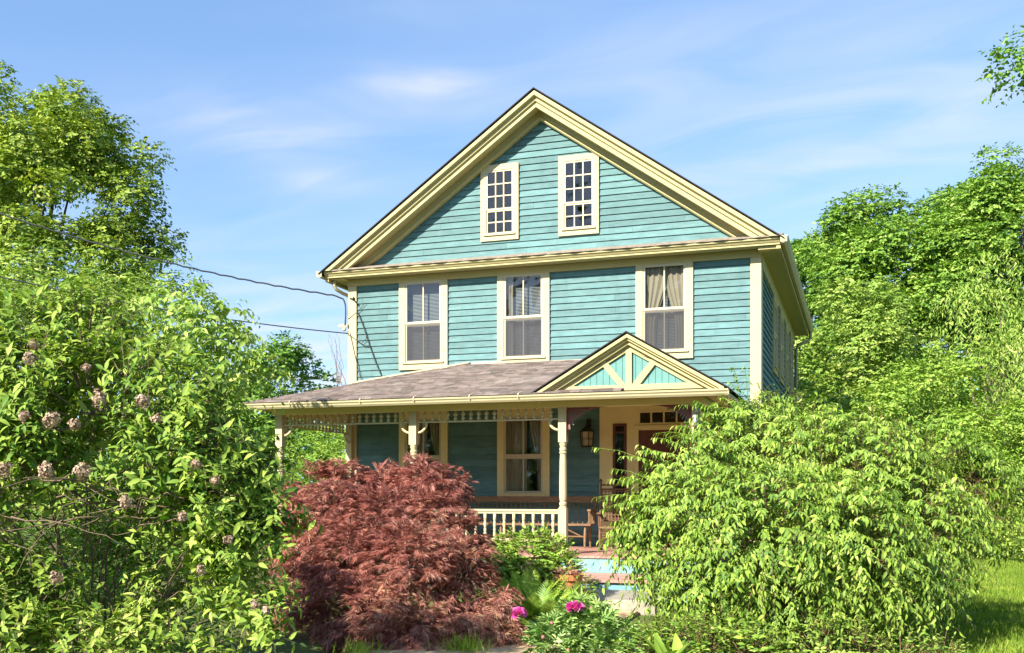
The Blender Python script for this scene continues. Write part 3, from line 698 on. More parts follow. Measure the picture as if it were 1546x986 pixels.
# cable bracket on the left corner
b = MB(); b.box(-7.98, -7.82, -.10, -.05, 4.74, 4.80); b.box(-8.03, -7.95, -.09, -.06, 4.76, 4.79); b.lathe(-7.88, -.11, [(.02, 4.66), (.04, 4.68), (.035, 4.72), (.02, 4.735)], 8); b.build('cable_bracket', 'pale', house)
b = MB(); b.lathe(-7.70, -.075, [(.012, 5.28), (.02, 5.29), (.02, 5.31), (.012, 5.32)], 6); b.tube([(-7.78, -.06, 5.3), (-7.7, -.08, 5.27), (-7.62, -.06, 5.18)], .014, 5); b.build('insulator', 'black', house)

# ------------------------------------------------------------------ porch furniture
def bench():
    r = empty('spindle_bench', (-4.02, -.55, FL), 'long brown wooden spindle back bench under the porch window', 'bench')
    L = 1.21; sh = .42; bk = .90
    b = MB(); b.box(-L-.03, L+.03, -.22, .20, sh-.03, sh); b.build('seat', 'bench', r)
    b = MB(); b.box(-L-.03, L+.05, .24, .285, bk-.11, bk); b.build('backrest', 'bench', r)
    b = MB(); n = 27
    for i in range(n):
        x = -L+.03+(2*L-.06)*i/(n-1); b.tube([(x, .17, sh), (x, .262, bk-.11)], .0085, 5)
    b.build('back_spindle', 'bench', r)
    for s in (-1, 1):
        b = MB(); b.box(s*L-.03, s*L+.03, -.22, .26, sh+.22, sh+.255); b.tube([(s*L, -.18, sh), (s*L, -.19, sh+.22)], .02, 7)
        for k in range(3): b.tube([(s*L, -.06+k*.1, sh), (s*L, -.05+k*.1, sh+.22)], .012, 6)
        b.tube([(s*L, .19, sh), (s*L, .26, bk-.05)], .022, 7); b.build('armrest', 'bench', r)
    for x in (-L+.05, -.42, .42, L-.08):
        for s in (-1, 1):
            b = MB(); b.tube([(x, s*.15, sh-.03), (x, s*.175, .22), (x, s*.2, 0)], [.02, .027, .018], 7); b.build('leg', 'bench', r)
    b = MB(); b.tube([(-L+.05, .175, .2), (L-.08, .175, .2)], .013, 6); b.tube([(-L+.05, -.175, .2), (L-.08, -.175, .2)], .013, 6)
    b.tube([(L-.55, -.1, sh-.04), (L-.1, -.16, .18)], .011, 5); b.build('stretcher', 'bench', r)
bench()
def rocker():
    r = empty('rocking_chair', (-2.33, -.85, FL), 'dark wooden rocking chair with woven back beside the front door', 'rocking chair')
    r.rotation_euler = (0, 0, radians(12))
    b = MB(); b.box(-.27, .27, -.25, .23, .36, .39); b.build('seat', 'cane', r)
    b = MB(); fr = [(-.24, .22, .39), (-.25, .30, .8), (-.25, .36, 1.12)]
    for s in (-1, 1): b.tube([(s*.25, .22, .0+.05), (s*.25, .22, .39), (s*.25, .29, .8), (s*.25, .36, 1.15)], [.02, .022, .02, .016], 7); b.lathe(s*.25, .365, [(.016, 1.14), (.026, 1.16), (.022, 1.19), (.005, 1.21)], 8)
    for z, y in ((.48, .235), (1.02, .335), (1.10, .35)): b.tube([(-.25, y, z), (.25, y, z)], .018, 6)
    b.build('back_frame', 'chair', r)
    b = MB()
    for k in range(9): x = -.22+k*.055; b.tube([(x, .24, .48), (x, .335, 1.02)], .008, 4)
    for k in range(9): z = .52+k*.058; y = .24+(z-.48)*.176; b.tube([(-.25, y, z), (.25, y, z)], .008, 4)
    b.build('backrest', 'cane', r)
    for s in (-1, 1):
        b = MB(); b.box(s*.27-.035, s*.27+.035, -.27, .28, .60, .625); b.tube([(s*.26, -.22, .39), (s*.27, -.22, .6)], .016, 6); b.build('armrest', 'chair', r)
        b = MB(); b.tube([(s*.25, -.46, .07), (s*.25, -.25, .025), (s*.25, 0, .012), (s*.25, .25, .03), (s*.25, .5, .1)], .02, 6); b.build('rocker', 'chair', r)
        b = MB(); b.tube([(s*.25, -.21, .03), (s*.25, -.22, .2), (s*.25, -.21, .37)], [.016, .026, .02], 7); b.build('leg', 'chair', r)
    b = MB(); b.tube([(-.25, -.215, .2), (.25, -.215, .2)], .012, 5); b.tube([(-.25, -.215, .28), (.25, -.215, .28)], .012, 5); b.build('stretcher', 'chair', r)
rocker()

# ------------------------------------------------------------------ cables
def cable(name, pts, r, label, wob=0):
    P = np.array(pts); t = np.linspace(0, 1, len(P)); tt = np.linspace(0, 1, 90)
    Q = np.stack([np.interp(tt, t, P[:, i]) for i in range(3)], 1)
    for _ in range(6): Q[1:-1] = (Q[:-2]+Q[1:-1]*2+Q[2:])/4
    if wob: Q[:, 2] += wob*np.sin(tt*190)
    b = MB(); b.tube(Q, r, 6); return tag(b.build(name, 'cable', smooth=True), label, 'cable')
def sag(p, q_, s, n=24):
    p = np.array(p); q_ = np.array(q_); return [p+(q_-p)*t-np.array([0, 0, s*4*t*(1-t)]) for t in np.linspace(0, 1, n)]
tip = np.array([-7.9, -.12, 5.33])
cable('overhead_cable', sag(at(-260, 225, 17.5), tip, .32)+[(-7.86, -.10, 5.22), (-7.85, -.1, 5.0), (-7.87, -.1, 4.76)], .016, 'upper twisted service cable ending in a drop on the house corner', .010)
cable('overhead_cable', sag(at(-260, 352, 17.0), (-7.83, -.06, 4.62), .22), .012, 'lower straight service cable meeting the house corner below the bracket')
b = MB()
b.tube([(-7.62, -.05, 5.02), (-7.5, -.055, 4.75), (-7.36, -.05, 4.35), (-7.22, -.055, 4.0), (-7.10, -.05, 3.74)], .010, 5)
b.tube([(-7.83, -.06, 4.6), (-7.7, -.055, 4.52), (-7.5, -.06, 4.38), (-7.36, -.055, 4.36)], .008, 5)
b.tube([(-7.78, -.06, 4.62), (-7.68, -.06, 4.2), (-7.55, -.055, 3.72)], .008, 5); b.tube([(-7.45, -.05, 4.65), (-7.43, -.06, 4.5), (-7.55, -.055, 4.4)], .007, 5)
b.tube([(-7.82, -.06, 4.9), (-7.6, -.05, 5.05), (-7.46, -.05, 5.2)], .006, 5)
tag(b.build('loose_wire', 'cable'), 'loose dark wires hanging down the siding beside the left corner board', 'wire')
b = MB(); rr = random.Random(9)
for k in range(7):
    x, y = -7.95+rr.uniform(-.12, .14), -.1; z = 3.62; pts = []
    for j in range(8): pts.append((x, y, z)); x += rr.uniform(-.09, .06); z += rr.uniform(.08, .2)*(1 if k < 5 else .6)
    b.tube(pts, [.007-.0007*j for j in range(8)], 4)
tag(b.build('dead_vine', 'drytwig'), 'thin bare vine stems climbing from the porch roof at left corner', 'vine')
#VEG#
# ------------------------------------------------------------------ plants
def leaf_t(w, rows=3, fold=.3, bend=.25, peak=.42):
    """one leaf along +x, length 1: folded on the midrib, bent down to the tip"""
    if rows == 1:
        v = [(0, 0, 0), (peak, w/2, fold*w/2), (peak, -w/2, fold*w/2), (1, 0, -bend*.6)]
        return np.array(v), np.array([(0, 2, 3), (0, 3, 1)])
    v = [(0, 0, 0)]; t = []
    for k in range(1, rows):
        s = k/rows; hw = w/2*(1-abs((s-peak)/(peak if s < peak else 1-peak))**1.8); z = -bend*s*s
        v += [(s, hw, z+fold*hw), (s, 0, z), (s, -hw, z+fold*hw)]
    v.append((1, 0, -bend)); e = len(v)-1
    t += [(0, 2, 1), (0, 3, 2)]
    for k in range(rows-2):
        a = 1+3*k; b_ = a+3
        t += [(a, a+1, b_+1), (a, b_+1, b_), (a+1, a+2, b_+2), (a+1, b_+2, b_+1)]
    a = e-3; t += [(a, a+1, e), (a+1, a+2, e)]
    return np.array(v, float), np.array(t)
def compound(angles, lens, w, droop=.35, fold=.2):
    """narrow blades spreading from one stalk"""
    V = []; T = []
    for a, L in zip(angles, lens):
        a = radians(a); v = [(0, 0, 0), (.5*L, w/2, .05-droop*.25*L), (.5*L, -w/2, .05-droop*.25*L), (L, 0, -droop*L)]
        k = len(V); V += [(x*cos(a)-y*sin(a), x*sin(a)+y*cos(a), z) for x, y, z in v]; T += [(k, k+2, k+3), (k, k+3, k+1)]
    return np.array(V), np.array(T)
T_BIG = leaf_t(.37, 4, .32, .3, .42); T_MID = leaf_t(.5, 3, .3, .3, .42); T_ELL = leaf_t(.36, 3, .34, .38, .42); T_LO = leaf_t(.62, 1, .35, .3, .45); T_NAR = leaf_t(.3, 1, .3, .3, .4)
T_LACE = compound((-46, -24, -6, 14, 36), (.75, .95, 1.1, 1.0, .8), .055, .16)
T_LANCE = compound((-70, -38, 0, 38, 70), (.6, .85, 1.0, .85, .6), .2, .25)
T_BLADE = leaf_t(.035, 1, .2, .35, .3)
def fern_t(n=22):
    V = []; T = []
    for k in range(n):
        s = .08+.92*k/n; L = .30*sin(pi*min(1, (s*.8+.22)))**.8*(1-s*.55); z = .25*s-.55*s*s
        for sg in (-1, 1):
            i = len(V); V += [(s-.02, 0, z), (s+.04, 0, z), (s+.1+.02, sg*L, z-.08*L)]; T.append((i, i+1, i+2) if sg < 0 else (i, i+2, i+1))
    i = len(V); V += [(0, -.008, 0), (0, .008, 0), (.5, .006, .25*.5-.55*.25), (1, 0, -.3)]; T += [(i, i+2, i+1), (i, i+3, i+2)]
    return np.array(V), np.array(T)
T_FERN = fern_t()

def nrm(a): return a/(np.linalg.norm(a, axis=-1, keepdims=True)+1e-9)
def place_leaves(pos, d, up, size, tm):
    V, T = tm; d = nrm(d); s = nrm(np.cross(up, d)); n = np.cross(d, s); K = len(V); N_ = len(pos)
    P = pos[:, None, :]+size[:, None, None]*(V[None, :, 0, None]*d[:, None, :]+V[None, :, 1, None]*s[:, None, :]+V[None, :, 2, None]*n[:, None, :])
    return P.reshape(-1, 3), (T[None]+(np.arange(N_)*K)[:, None, None]).reshape(-1, 3)
def unit(rng, n): return nrm(rng.normal(size=(n, 3)))
def lumps(P, f, seed):
    r = np.random.default_rng(seed); s = 0
    for k in range(5):
        w = unit(r, 1)[0]*f*(1+.45*k); s = s+np.sin(P@w+r.uniform(0, 6))/(1+.35*k)
    return s/2.4
def shell(rng, lobes, per_m2, squash=1.0, inner=.3, overlap=.82, up=0.0):
    """points (and outward directions) over the outside of a heap of round lobes, some deeper in"""
    C_ = np.array([l[:3] for l in lobes]); R_ = np.array([l[3] for l in lobes]); PP = []; DD = []
    for i in range(len(lobes)):
        n = max(4, int(per_m2*4*pi*R_[i]**2)); u = unit(rng, n)
        k = np.where(rng.random(n) < inner, rng.uniform(.35, .9, n), rng.uniform(.86, 1.08, n))
        p = C_[i]+u*(R_[i]*k)[:, None]*np.array([1, 1, squash]); keep = np.ones(n, bool)
        for j in range(len(lobes)):
            if j != i: keep &= np.linalg.norm((p-C_[j])/np.array([1, 1, squash]), axis=1) > overlap*R_[j]
        PP.append(p[keep]); DD.append(u[keep]+np.array([0, 0, up]))
    return np.concatenate(PP), nrm(np.concatenate(DD))
def sprays(rng, base, dirs, L, n, droop, size, side=1.0, fw=.6, lift=.1, hang=0.0, jit=.35, nup=1.0, opp=False, out=.95):
    """leaves set along bent twigs"""
    S = len(base); L = np.broadcast_to(L, (S,)); t = np.linspace(.12, 1, n)[None, :]+rng.uniform(-.04, .04, (S, n))
    off = dirs[:, None, :]*(L[:, None]*t)[:, :, None]; off[:, :, 2] -= droop*L[:, None]*t*t
    P = base[:, None, :]+off
    if opp: t = .3+.7*t**.75
    T = np.repeat(dirs[:, None, :], n, 1).copy(); T[:, :, 2] -= 2*droop*t; T = nrm(T)
    sd = nrm(np.cross(T, np.array([0, 0, 1.0]))+1e-6)
    sgn = np.where(np.arange(n) % 2 == 0, 1, -1)[None, :]*rng.choice([-1, 1], S)[:, None]
    sdw = np.full(n, side); sdw[-1] = .1
    D = T*fw+sd*(sgn*sdw[None, :])[:, :, None]; D[:, :, 2] += lift-hang; D += rng.normal(size=D.shape)*jit*.6
    if opp:   # whorls: turn each pair about the twig
        ang = (np.arange(n)*1.57)[None, :]+rng.uniform(0, 6, (S, 1)); bn = np.cross(T, sd)
        D = T*fw+(sd*np.cos(ang)[:, :, None]+bn*np.sin(ang)[:, :, None])*side; D[:, :, 2] += lift-hang; D += rng.normal(size=D.shape)*jit*.4
    U = np.array([0, 0, nup])+dirs[:, None, :]*out+rng.normal(size=D.shape)*jit
    sz = size*rng.uniform(.4, 1.25, (S, n))*(1-.25*np.abs(t-.5))
    return P.reshape(-1, 3), D.reshape(-1, 3), U.reshape(-1, 3), sz.ravel(), T.reshape(-1, 3)
def twigs(base, dirs, L, droop, r):
    """thin three-sided twigs, vectorised"""
    S = len(base); t = np.linspace(-.35, 1, 5); L = np.broadcast_to(L, (S,))
    c = base[:, None, :]+dirs[:, None, :]*(L[:, None]*t[None])[:, :, None]; c[:, :, 2] -= droop*L[:, None]*(t*np.abs(t))[None]
    a = nrm(np.cross(dirs, np.array([.3, .2, .93]))); b_ = np.cross(dirs, a)
    ring = np.stack([a*cos(2*pi*k/3)+b_*sin(2*pi*k/3) for k in range(3)], 1)
    V = c[:, :, None, :]+ring[:, None, :, :]*(r*np.linspace(1.3, .5, 5))[None, :, None, None]
    f = []
    for i in range(4):
        for k in range(3):
            A_, B_, C2, D2 = i*3+k, i*3+(k+1) % 3, (i+1)*3+(k+1) % 3, (i+1)*3+k; f += [(A_, B_, C2), (A_, C2, D2)]
    f = np.array(f); return V.reshape(-1, 3), (f[None]+(np.arange(S)*15)[:, None, None]).reshape(-1, 3)
def merge(parts):
    V = []; T = []; k = 0
    for v, t in parts: V.append(v); T.append(t+k); k += len(v)
    return np.concatenate(V), np.concatenate(T)
def lob(*rows):
    """(px, py, Z, r px) rows to world lobes"""
    return [(*at(px, py, Z), r*Z/F_PX) for px, py, Z, r in rows]
def clumps(rng, lobes, per_m2, rc, squash=.6, inner=.35, gap=-9, seed=0, f=1.0):
    P, D = shell(rng, lobes, per_m2, 1.0, inner, .8)
    k = lumps(P, f, seed) > gap; P = P[k]
    return [(*p, rc*u) for p, u in zip(P, rng.uniform(.7, 1.3, len(P)))]
def limbs(name, parent, foot, tips, r0, mat='bark', n=7, seed=1, split=.45, wob=.15, stems=1):
    rg = np.random.default_rng(seed); b = MB(); foot = np.array(foot, float)
    for k, tp in enumerate(tips):
        tp = np.array(tp, float); f_ = foot+np.array([rg.normal()*.12*(stems > 1), rg.normal()*.12*(stems > 1), 0])
        mid = f_*(1-split)+tp*split; mid[:2] = f_[:2]*.75+tp[:2]*.25; L = np.linalg.norm(tp-f_)
        t = np.linspace(0, 1, 9)[:, None]; pts = f_*(1-t)**2+2*mid*t*(1-t)+tp*t*t+rg.normal(size=(9, 3))*wob*L*.06*np.sin(t*pi)
        b.tube(pts, r0*(1 if k == 0 else .7)*np.linspace(1, .12, 9)**1.4, n)
    return b.build(name, mat, parent, smooth=True)

LM = {
 'hyd': leaf_mat('hydrangea_leaf', (.10, .205, .026), (.345, .455, .07), (.48, .54, .14), .24, .55, .22),
 'weep': leaf_mat('weeping_shrub_leaf', (.10, .20, .024), (.35, .485, .07), (.47, .56, .13), .26, .5, .28),
 'acer': leaf_mat('red_laceleaf', (.28, .08, .06), (.70, .35, .27), (.72, .52, .32), .22, .45, .3),
 'locust': leaf_mat('yellow_green_leaf', (.11, .20, .024), (.33, .42, .055), (.46, .49, .10), .24, .5, .25),
 'pale': leaf_mat('pale_green_leaf', (.14, .265, .035), (.37, .48, .09), (.48, .54, .16), .25, .5, .25),
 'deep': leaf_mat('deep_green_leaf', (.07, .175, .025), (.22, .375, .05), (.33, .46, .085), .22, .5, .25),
 'mid': leaf_mat('mid_green_leaf', (.085, .20, .025), (.28, .43, .06), (.40, .51, .11), .24, .5, .25),
 'lime': leaf_mat('lime_green_leaf', (.16, .295, .035), (.35, .49, .075), (.46, .54, .12), .25, .5, .25),
 'fern': leaf_mat('fern_frond', (.25, .40, .035), (.46, .58, .08), (.50, .57, .10), .3, .5, .25),
 'peony': leaf_mat('peony_leaf', (.14, .29, .06), (.38, .51, .14), (.5, .58, .24), .22, .38, .45),
 'grass': leaf_mat('grass_blade', (.11, .21, .02), (.29, .405, .045), (.45, .48, .10), .3, .6, .2),
 'under': leaf_mat('undergrowth_leaf', (.10, .21, .03), (.28, .42, .055), (.45, .53, .11), .25, .5, .25),
}

def tree(name, label, cat, lobes, mat, foot, r0, rc=.8, cd=.16, sd=7, size=.2, nl=6, L=.5, gap=-9, f=.6, droop=.25, hang=0.0, tm=None, squash=.6, group=None, seed=1, inner=.35, tips=None, tmat='bark', stems=1, jit=.45, out=.9, nup=.7):
    rng = np.random.default_rng(seed); r = empty(name, (foot[0], foot[1], 0), label, cat, group)
    o = np.array([foot[0], foot[1], 0.0])
    cl = clumps(rng, lobes, cd, rc, squash, inner, gap, seed, f)
    P, D = shell(rng, cl, sd, squash, .25, .0, .25)
    A = sprays(rng, P, D, L*rng.uniform(.6, 1.2, len(P)), nl, droop, size, 1.0, .5, .0, hang, jit, nup, out=out)
    v, t = place_leaves(*A[:4], tm or T_LO)
    np_mesh('crown', v-o, t, LM[mat], r)
    tp = [np.array(l[:3])-o-np.array([0, 0, .7*l[3]]) for l in lobes[:8]]
    rg = np.random.default_rng(seed+5)
    tp += [np.array(cl[i][:3])-o-np.array([0, 0, .9*rc]) for i in rg.choice(len(cl), min(len(cl), 10), False)]
    limbs('trunk', r, (0, 0, -.1), tp, r0, tmat, 7, seed, stems=stems)
    return r

# --- trees on the left
fl = at(10, 745, 28)
tree('locust_tree', 'tall yellow green tree rising at the left edge with sky showing through its crown', 'tree',
     lob((-60, 210, 28, 120), (20, 165, 28, 72), (75, 205, 27.5, 66), (118, 208, 28, 48), (152, 265, 27, 56), (176, 252, 28, 38), (192, 325, 27.5, 44), (214, 380, 28, 40), (165, 395, 27, 56), (215, 420, 27.5, 40), (120, 440, 27, 60), (20, 400, 26.5, 66), (80, 320, 27, 88), (-30, 350, 27, 110), (110, 400, 27, 60), (40, 430, 26.5, 60), (-120, 300, 29, 130)),
     'locust', fl, .34, rc=.52, cd=.75, sd=30, size=.14, nl=6, gap=-.55, f=1.4, droop=.35, squash=.5, seed=21, inner=.3, L=.3, jit=.35, out=1.0)
tree('young_tree', 'soft pale green tree standing in front of the tall left tree', 'tree',
     lob((110, 420, 21, 52), (62, 435, 21, 45), (160, 460, 20.5, 50), (30, 480, 20, 55), (-40, 470, 20, 70), (120, 500, 20, 70), (250, 430, 21, 42), (235, 490, 20, 60)), 'pale', at(90, 745, 20.5), .14, rc=.5, cd=.6, sd=16, size=.15, seed=22, tm=T_NAR, droop=.6, f=1.5, gap=-.7)
tree('dogwood_tree', 'light green tree with drooping leaf tiers beside the left end of the porch', 'tree',
     lob((235, 490, 15, 60), (292, 475, 15, 42), (318, 500, 15, 36), (200, 540, 14.5, 65), (300, 560, 14.5, 60), (350, 540, 15, 26), (355, 600, 15, 42), (250, 610, 14, 75), (330, 650, 14.3, 62), (372, 665, 14.6, 40), (380, 560, 15, 22), (280, 690, 14, 70), (372, 700, 14.2, 40)), 'pale', at(270, 745, 14.6), .12, rc=.33, cd=1.5, sd=26, size=.115, nl=7, L=.3, droop=.5, hang=.45, tm=T_MID, seed=23, f=2.5, gap=-.5, squash=.55)
tree('round_tree', 'distant dark green round headed tree above the porch roof corner', 'tree',
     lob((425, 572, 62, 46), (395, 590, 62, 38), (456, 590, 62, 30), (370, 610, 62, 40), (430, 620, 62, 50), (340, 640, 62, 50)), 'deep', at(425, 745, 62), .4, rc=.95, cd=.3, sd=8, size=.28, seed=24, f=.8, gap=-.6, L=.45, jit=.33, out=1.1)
tree('garden_shrub', 'bright green shrub seen through the open left end of the porch', 'shrub',
     lob((480, 690, 27, 48), (440, 700, 27, 46), (525, 690, 27, 48), (560, 700, 27, 50), (400, 700, 26, 50), (460, 740, 26, 60), (530, 745, 26, 60)), 'lime', at(480, 745, 27), .07, rc=.42, cd=1.3, sd=16, size=.13, seed=25, tm=T_NAR, f=2)
# --- trees on the right
tree('maple_tree', 'dark green maple right behind the house corner', 'tree',
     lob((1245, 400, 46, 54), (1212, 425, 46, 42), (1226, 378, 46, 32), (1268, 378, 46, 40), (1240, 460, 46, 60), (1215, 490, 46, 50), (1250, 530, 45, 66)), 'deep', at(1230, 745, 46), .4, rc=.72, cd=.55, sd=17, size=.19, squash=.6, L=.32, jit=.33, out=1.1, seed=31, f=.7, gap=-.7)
tree('maple_tree', 'broad mid green maple in the middle of the right hand woods', 'tree',
     lob((1308, 345, 41, 46), (1352, 338, 41, 46), (1402, 340, 41, 52), (1440, 350, 41, 54), (1290, 375, 41, 52), (1340, 400, 40, 75), (1420, 420, 40, 80), (1300, 450, 40, 60), (1380, 490, 39.5, 75), (1460, 480, 40, 70)), 'mid', at(1370, 745, 41), .42, rc=.68, cd=.7, sd=19, size=.175, seed=32, f=1.1, gap=-.55, squash=.6, L=.3, jit=.33, out=1.1)
tree('maple_tree', 'tallest maple at the right edge of the woods with an open airy top', 'tree',
     lob((1474, 322, 37, 34), (1494, 300, 37, 32), (1532, 268, 37, 34), (1500, 285, 37, 30), (1450, 365, 37.5, 48), (1440, 430, 37, 60), (1515, 340, 37, 44), (1570, 325, 37, 50), (1480, 340, 37, 44), (1500, 390, 36.5, 60), (1570, 400, 37, 75), (1460, 400, 37, 44), (1530, 460, 36, 70)), 'mid', at(1520, 745, 37), .36, rc=.6, cd=.8, sd=22, size=.16, seed=33, f=1.2, gap=-.5, squash=.6, L=.28, jit=.33, out=1.1, inner=.25)
tree('young_maple', 'yellow green young tree lower in front of the right hand maples', 'tree',
     lob((1270, 500, 30, 52), (1310, 490, 30, 50), (1240, 555, 30, 46), (1300, 560, 29.5, 66), (1370, 560, 30, 56), (1225, 610, 30, 44), (1260, 640, 29, 66), (1350, 640, 29, 70)), 'pale', at(1300, 745, 30), .16, rc=.5, cd=.95, sd=28, size=.13, seed=34, f=1.4, gap=-.5, L=.26, jit=.35, out=1.1)
tree('lime_tree', 'lime green spreading small tree above the weeping shrub', 'tree',
     lob((1400, 610, 24, 60), (1450, 590, 24, 60), (1350, 640, 23.5, 60), (1480, 650, 24, 70), (1420, 680, 23, 70), (1300, 670, 23, 60), (1530, 700, 23, 70), (1240, 690, 23, 60), (1480, 740, 22.5, 70), (1560, 780, 22.5, 60), (1500, 790, 22.5, 50)), 'lime', at(1430, 745, 23.5), .12, rc=.4, cd=1.3, sd=36, size=.105, seed=35, f=1.7, gap=-.5, L=.24, jit=.38, out=1.0)
tree('willow_tree', 'pale green weeping tree with hanging strands at the right edge', 'tree',
     lob((1510, 440, 27, 52), (1490, 500, 26.5, 48), (1540, 490, 26.5, 56), (1520, 560, 26, 56), (1560, 580, 26, 60), (1505, 610, 25.5, 50), (1550, 650, 25.5, 50)), 'pale', at(1530, 745, 26.5), .2, rc=.5, cd=.8, sd=18, size=.16, nl=9, L=.9, droop=1.3, hang=.8, tm=T_NAR, seed=36, f=1.2, gap=-.5)
tree('ash_tree', 'tree whose bough tips hang in at the upper right corner', 'tree',
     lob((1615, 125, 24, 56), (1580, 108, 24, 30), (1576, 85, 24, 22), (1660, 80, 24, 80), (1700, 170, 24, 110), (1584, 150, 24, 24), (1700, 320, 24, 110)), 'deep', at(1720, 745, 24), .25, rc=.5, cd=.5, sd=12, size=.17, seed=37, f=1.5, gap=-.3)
# --- a far wood closes the horizon on both sides
rng = np.random.default_rng(50); rows = []
for px in range(-420, 560, 42): rows.append((px, 745-rng.uniform(15, 60), 78+rng.uniform(-5, 5), 60))
for px in range(1080, 2000, 42): rows.append((px, 745-rng.uniform(20, 120), 66+rng.uniform(-5, 5), 70))
lw_ = lob(*rows)
for k in range(46):   # the same wood runs on behind the viewer, across the road
    a = radians(190+k*4.1); R_ = rng.uniform(52, 64); lw_.append((2+R_*cos(a), -18+R_*sin(a), rng.uniform(2, 7.5), rng.uniform(3, 4.5)))
for k in range(46): a = radians(rng.uniform(243, 272)); R_ = rng.uniform(56, 64); lw_.append((2+R_*cos(a), -18+R_*sin(a), rng.uniform(6, 24), rng.uniform(2.2, 3.4)))
cl = clumps(rng, lw_, .05, 2.2, .7, .2); P, D = shell(rng, cl, .9, .7, .2, 0, .2)
A = sprays(rng, P, D, 1.2, 5, .3, .75); v, t = place_leaves(*A[:4], T_LO); tag(np_mesh('far_wood', v, t, LM['deep']), kind='stuff')

# --- shrubs near the camera
def bush(name, label, cat, lobes, mat, foot, per_m2, L, n, droop, size, tm, seed, leafname='foliage', hang=0.0, opp=False, inner=.3, side=1.0, fw=.6, lift=.1, up=.3, gap=-9, f=3, jit=.35, twig=.0035, stem_tips=None, r0=.03, stemmat='twig', twigfrac=1.0, group=None, squash=1.0, zf=1.0):
    rng = np.random.default_rng(seed); r = empty(name, (foot[0], foot[1], 0), label, cat, group); o = np.array([foot[0], foot[1], 0.0])
    P, D = shell(rng, lobes, per_m2, squash, inner, .8, up); k = (lumps(P*np.array([1, 1, zf]), f, seed) > gap) & (P[:, 2] > .03); P = P[k]; D = D[k]
    L_ = L*rng.uniform(.6, 1.25, len(P)); P0 = P-D*(L_*.5)[:, None]
    A = sprays(rng, P0, D, L_, n, droop, size, side, fw, lift, hang, jit, 1.0, opp)
    v, t = place_leaves(*A[:4], tm); np_mesh(leafname, v-o, t, LM[mat], r)
    st = []
    if twig:
        q_ = rng.random(len(P)) < twigfrac; st.append(twigs(P0[q_], D[q_], L_[q_], droop, twig))
    tips = [np.array(l[:3])-o for l in (lobes if stem_tips is None else stem_tips)]
    so_ = limbs('stem', r, (0, 0, -.05), tips, r0, stemmat, 6, seed, stems=2)
    if st:
        v, t = merge(st); np_mesh('twig', v-o, t, M[stemmat], r)
    return r

hyd_lobes = lob((-200, 640, 7.0, 110), (20, 540, 6.8, 100), (130, 522, 6.8, 84), (190, 560, 6.3, 60), (150, 700, 9, 76), (240, 715, 9, 66), (310, 775, 9.1, 58), (340, 850, 9.1, 50), (200, 800, 9, 80), (-80, 620, 6.8, 130), (40, 610, 6.5, 92), (140, 610, 6.4, 90), (225, 600, 6.3, 78), (285, 600, 6.2, 54), (300, 660, 6.2, 66), (360, 700, 6.3, 48), (230, 690, 6.3, 72), (390, 720, 6.3, 36), (330, 745, 6.2, 60), (410, 790, 6.3, 40), (360, 830, 6.3, 46), (280, 800, 6.5, 56), (395, 900, 6.3, 36), (400, 950, 6.2, 26), (330, 885, 6.4, 36), (240, 770, 6.8, 48), (60, 690, 6.3, 56), (-30, 720, 6.4, 60), (50, 905, 6.5, 66), (0, 975, 6.2, 70), (110, 995, 6.2, 70), (230, 975, 6.5, 60), (295, 985, 6.5, 46), (-40, 880, 6.4, 66), (250, 890, 6.8, 44))  # rearmost lobes are added out of sight to shade the maple's left side
hf = at(130, 745, 7.3)
hyd = bush('hydrangea_shrub', 'large green hydrangea with brown dried flower heads filling the left foreground', 'shrub', hyd_lobes, 'hyd', hf,
     150, .24, 10, .12, .084, T_BIG, 41, 'foliage', .05, True, .28, 1.0, .55, .1, .35, -.64, 3.5, .35, .0035, r0=.022, stemmat='drytwig', twigfrac=.6)
o = np.array([hf[0], hf[1], 0.0])
# bare tangled canes under the leaves
rng = np.random.default_rng(8); b = MB()
for k in range(110):
    p = at(rng.uniform(-120, 330), rng.uniform(705, 790), rng.uniform(6.0, 7.2)); d = rng.normal(size=3)*np.array([.9, .5, .16]); d[0] += .25*rng.choice([-1, 1]); L = rng.uniform(.25, .8)
    d = d/np.linalg.norm(d); pts = [p+d*L*s_+np.array([0, 0, -.12*L*s_*s_*2])+rng.normal(size=3)*.012 for s_ in np.linspace(0, 1, 7)]; b.tube([q_-o for q_ in pts], np.linspace(.0055, .0018, 7), 4)
for k in range(5):
    p = at(rng.uniform(-80, 300), rng.uniform(980, 1040), rng.uniform(6.6, 7.6)); q_ = at(rng.uniform(-120, 330), rng.uniform(640, 760), rng.uniform(6.4, 7.4))
    pts = [p+(q_-p)*s_+np.array([.1*sin(s_*3+k), .08*sin(s_*4), .12*sin(s_*pi)]) for s_ in np.linspace(0, 1, 9)]; b.tube([x_-o for x_ in pts], np.linspace(.009, .004, 9), 5)
b.build('cane', 'drytwig', hyd, smooth=True)
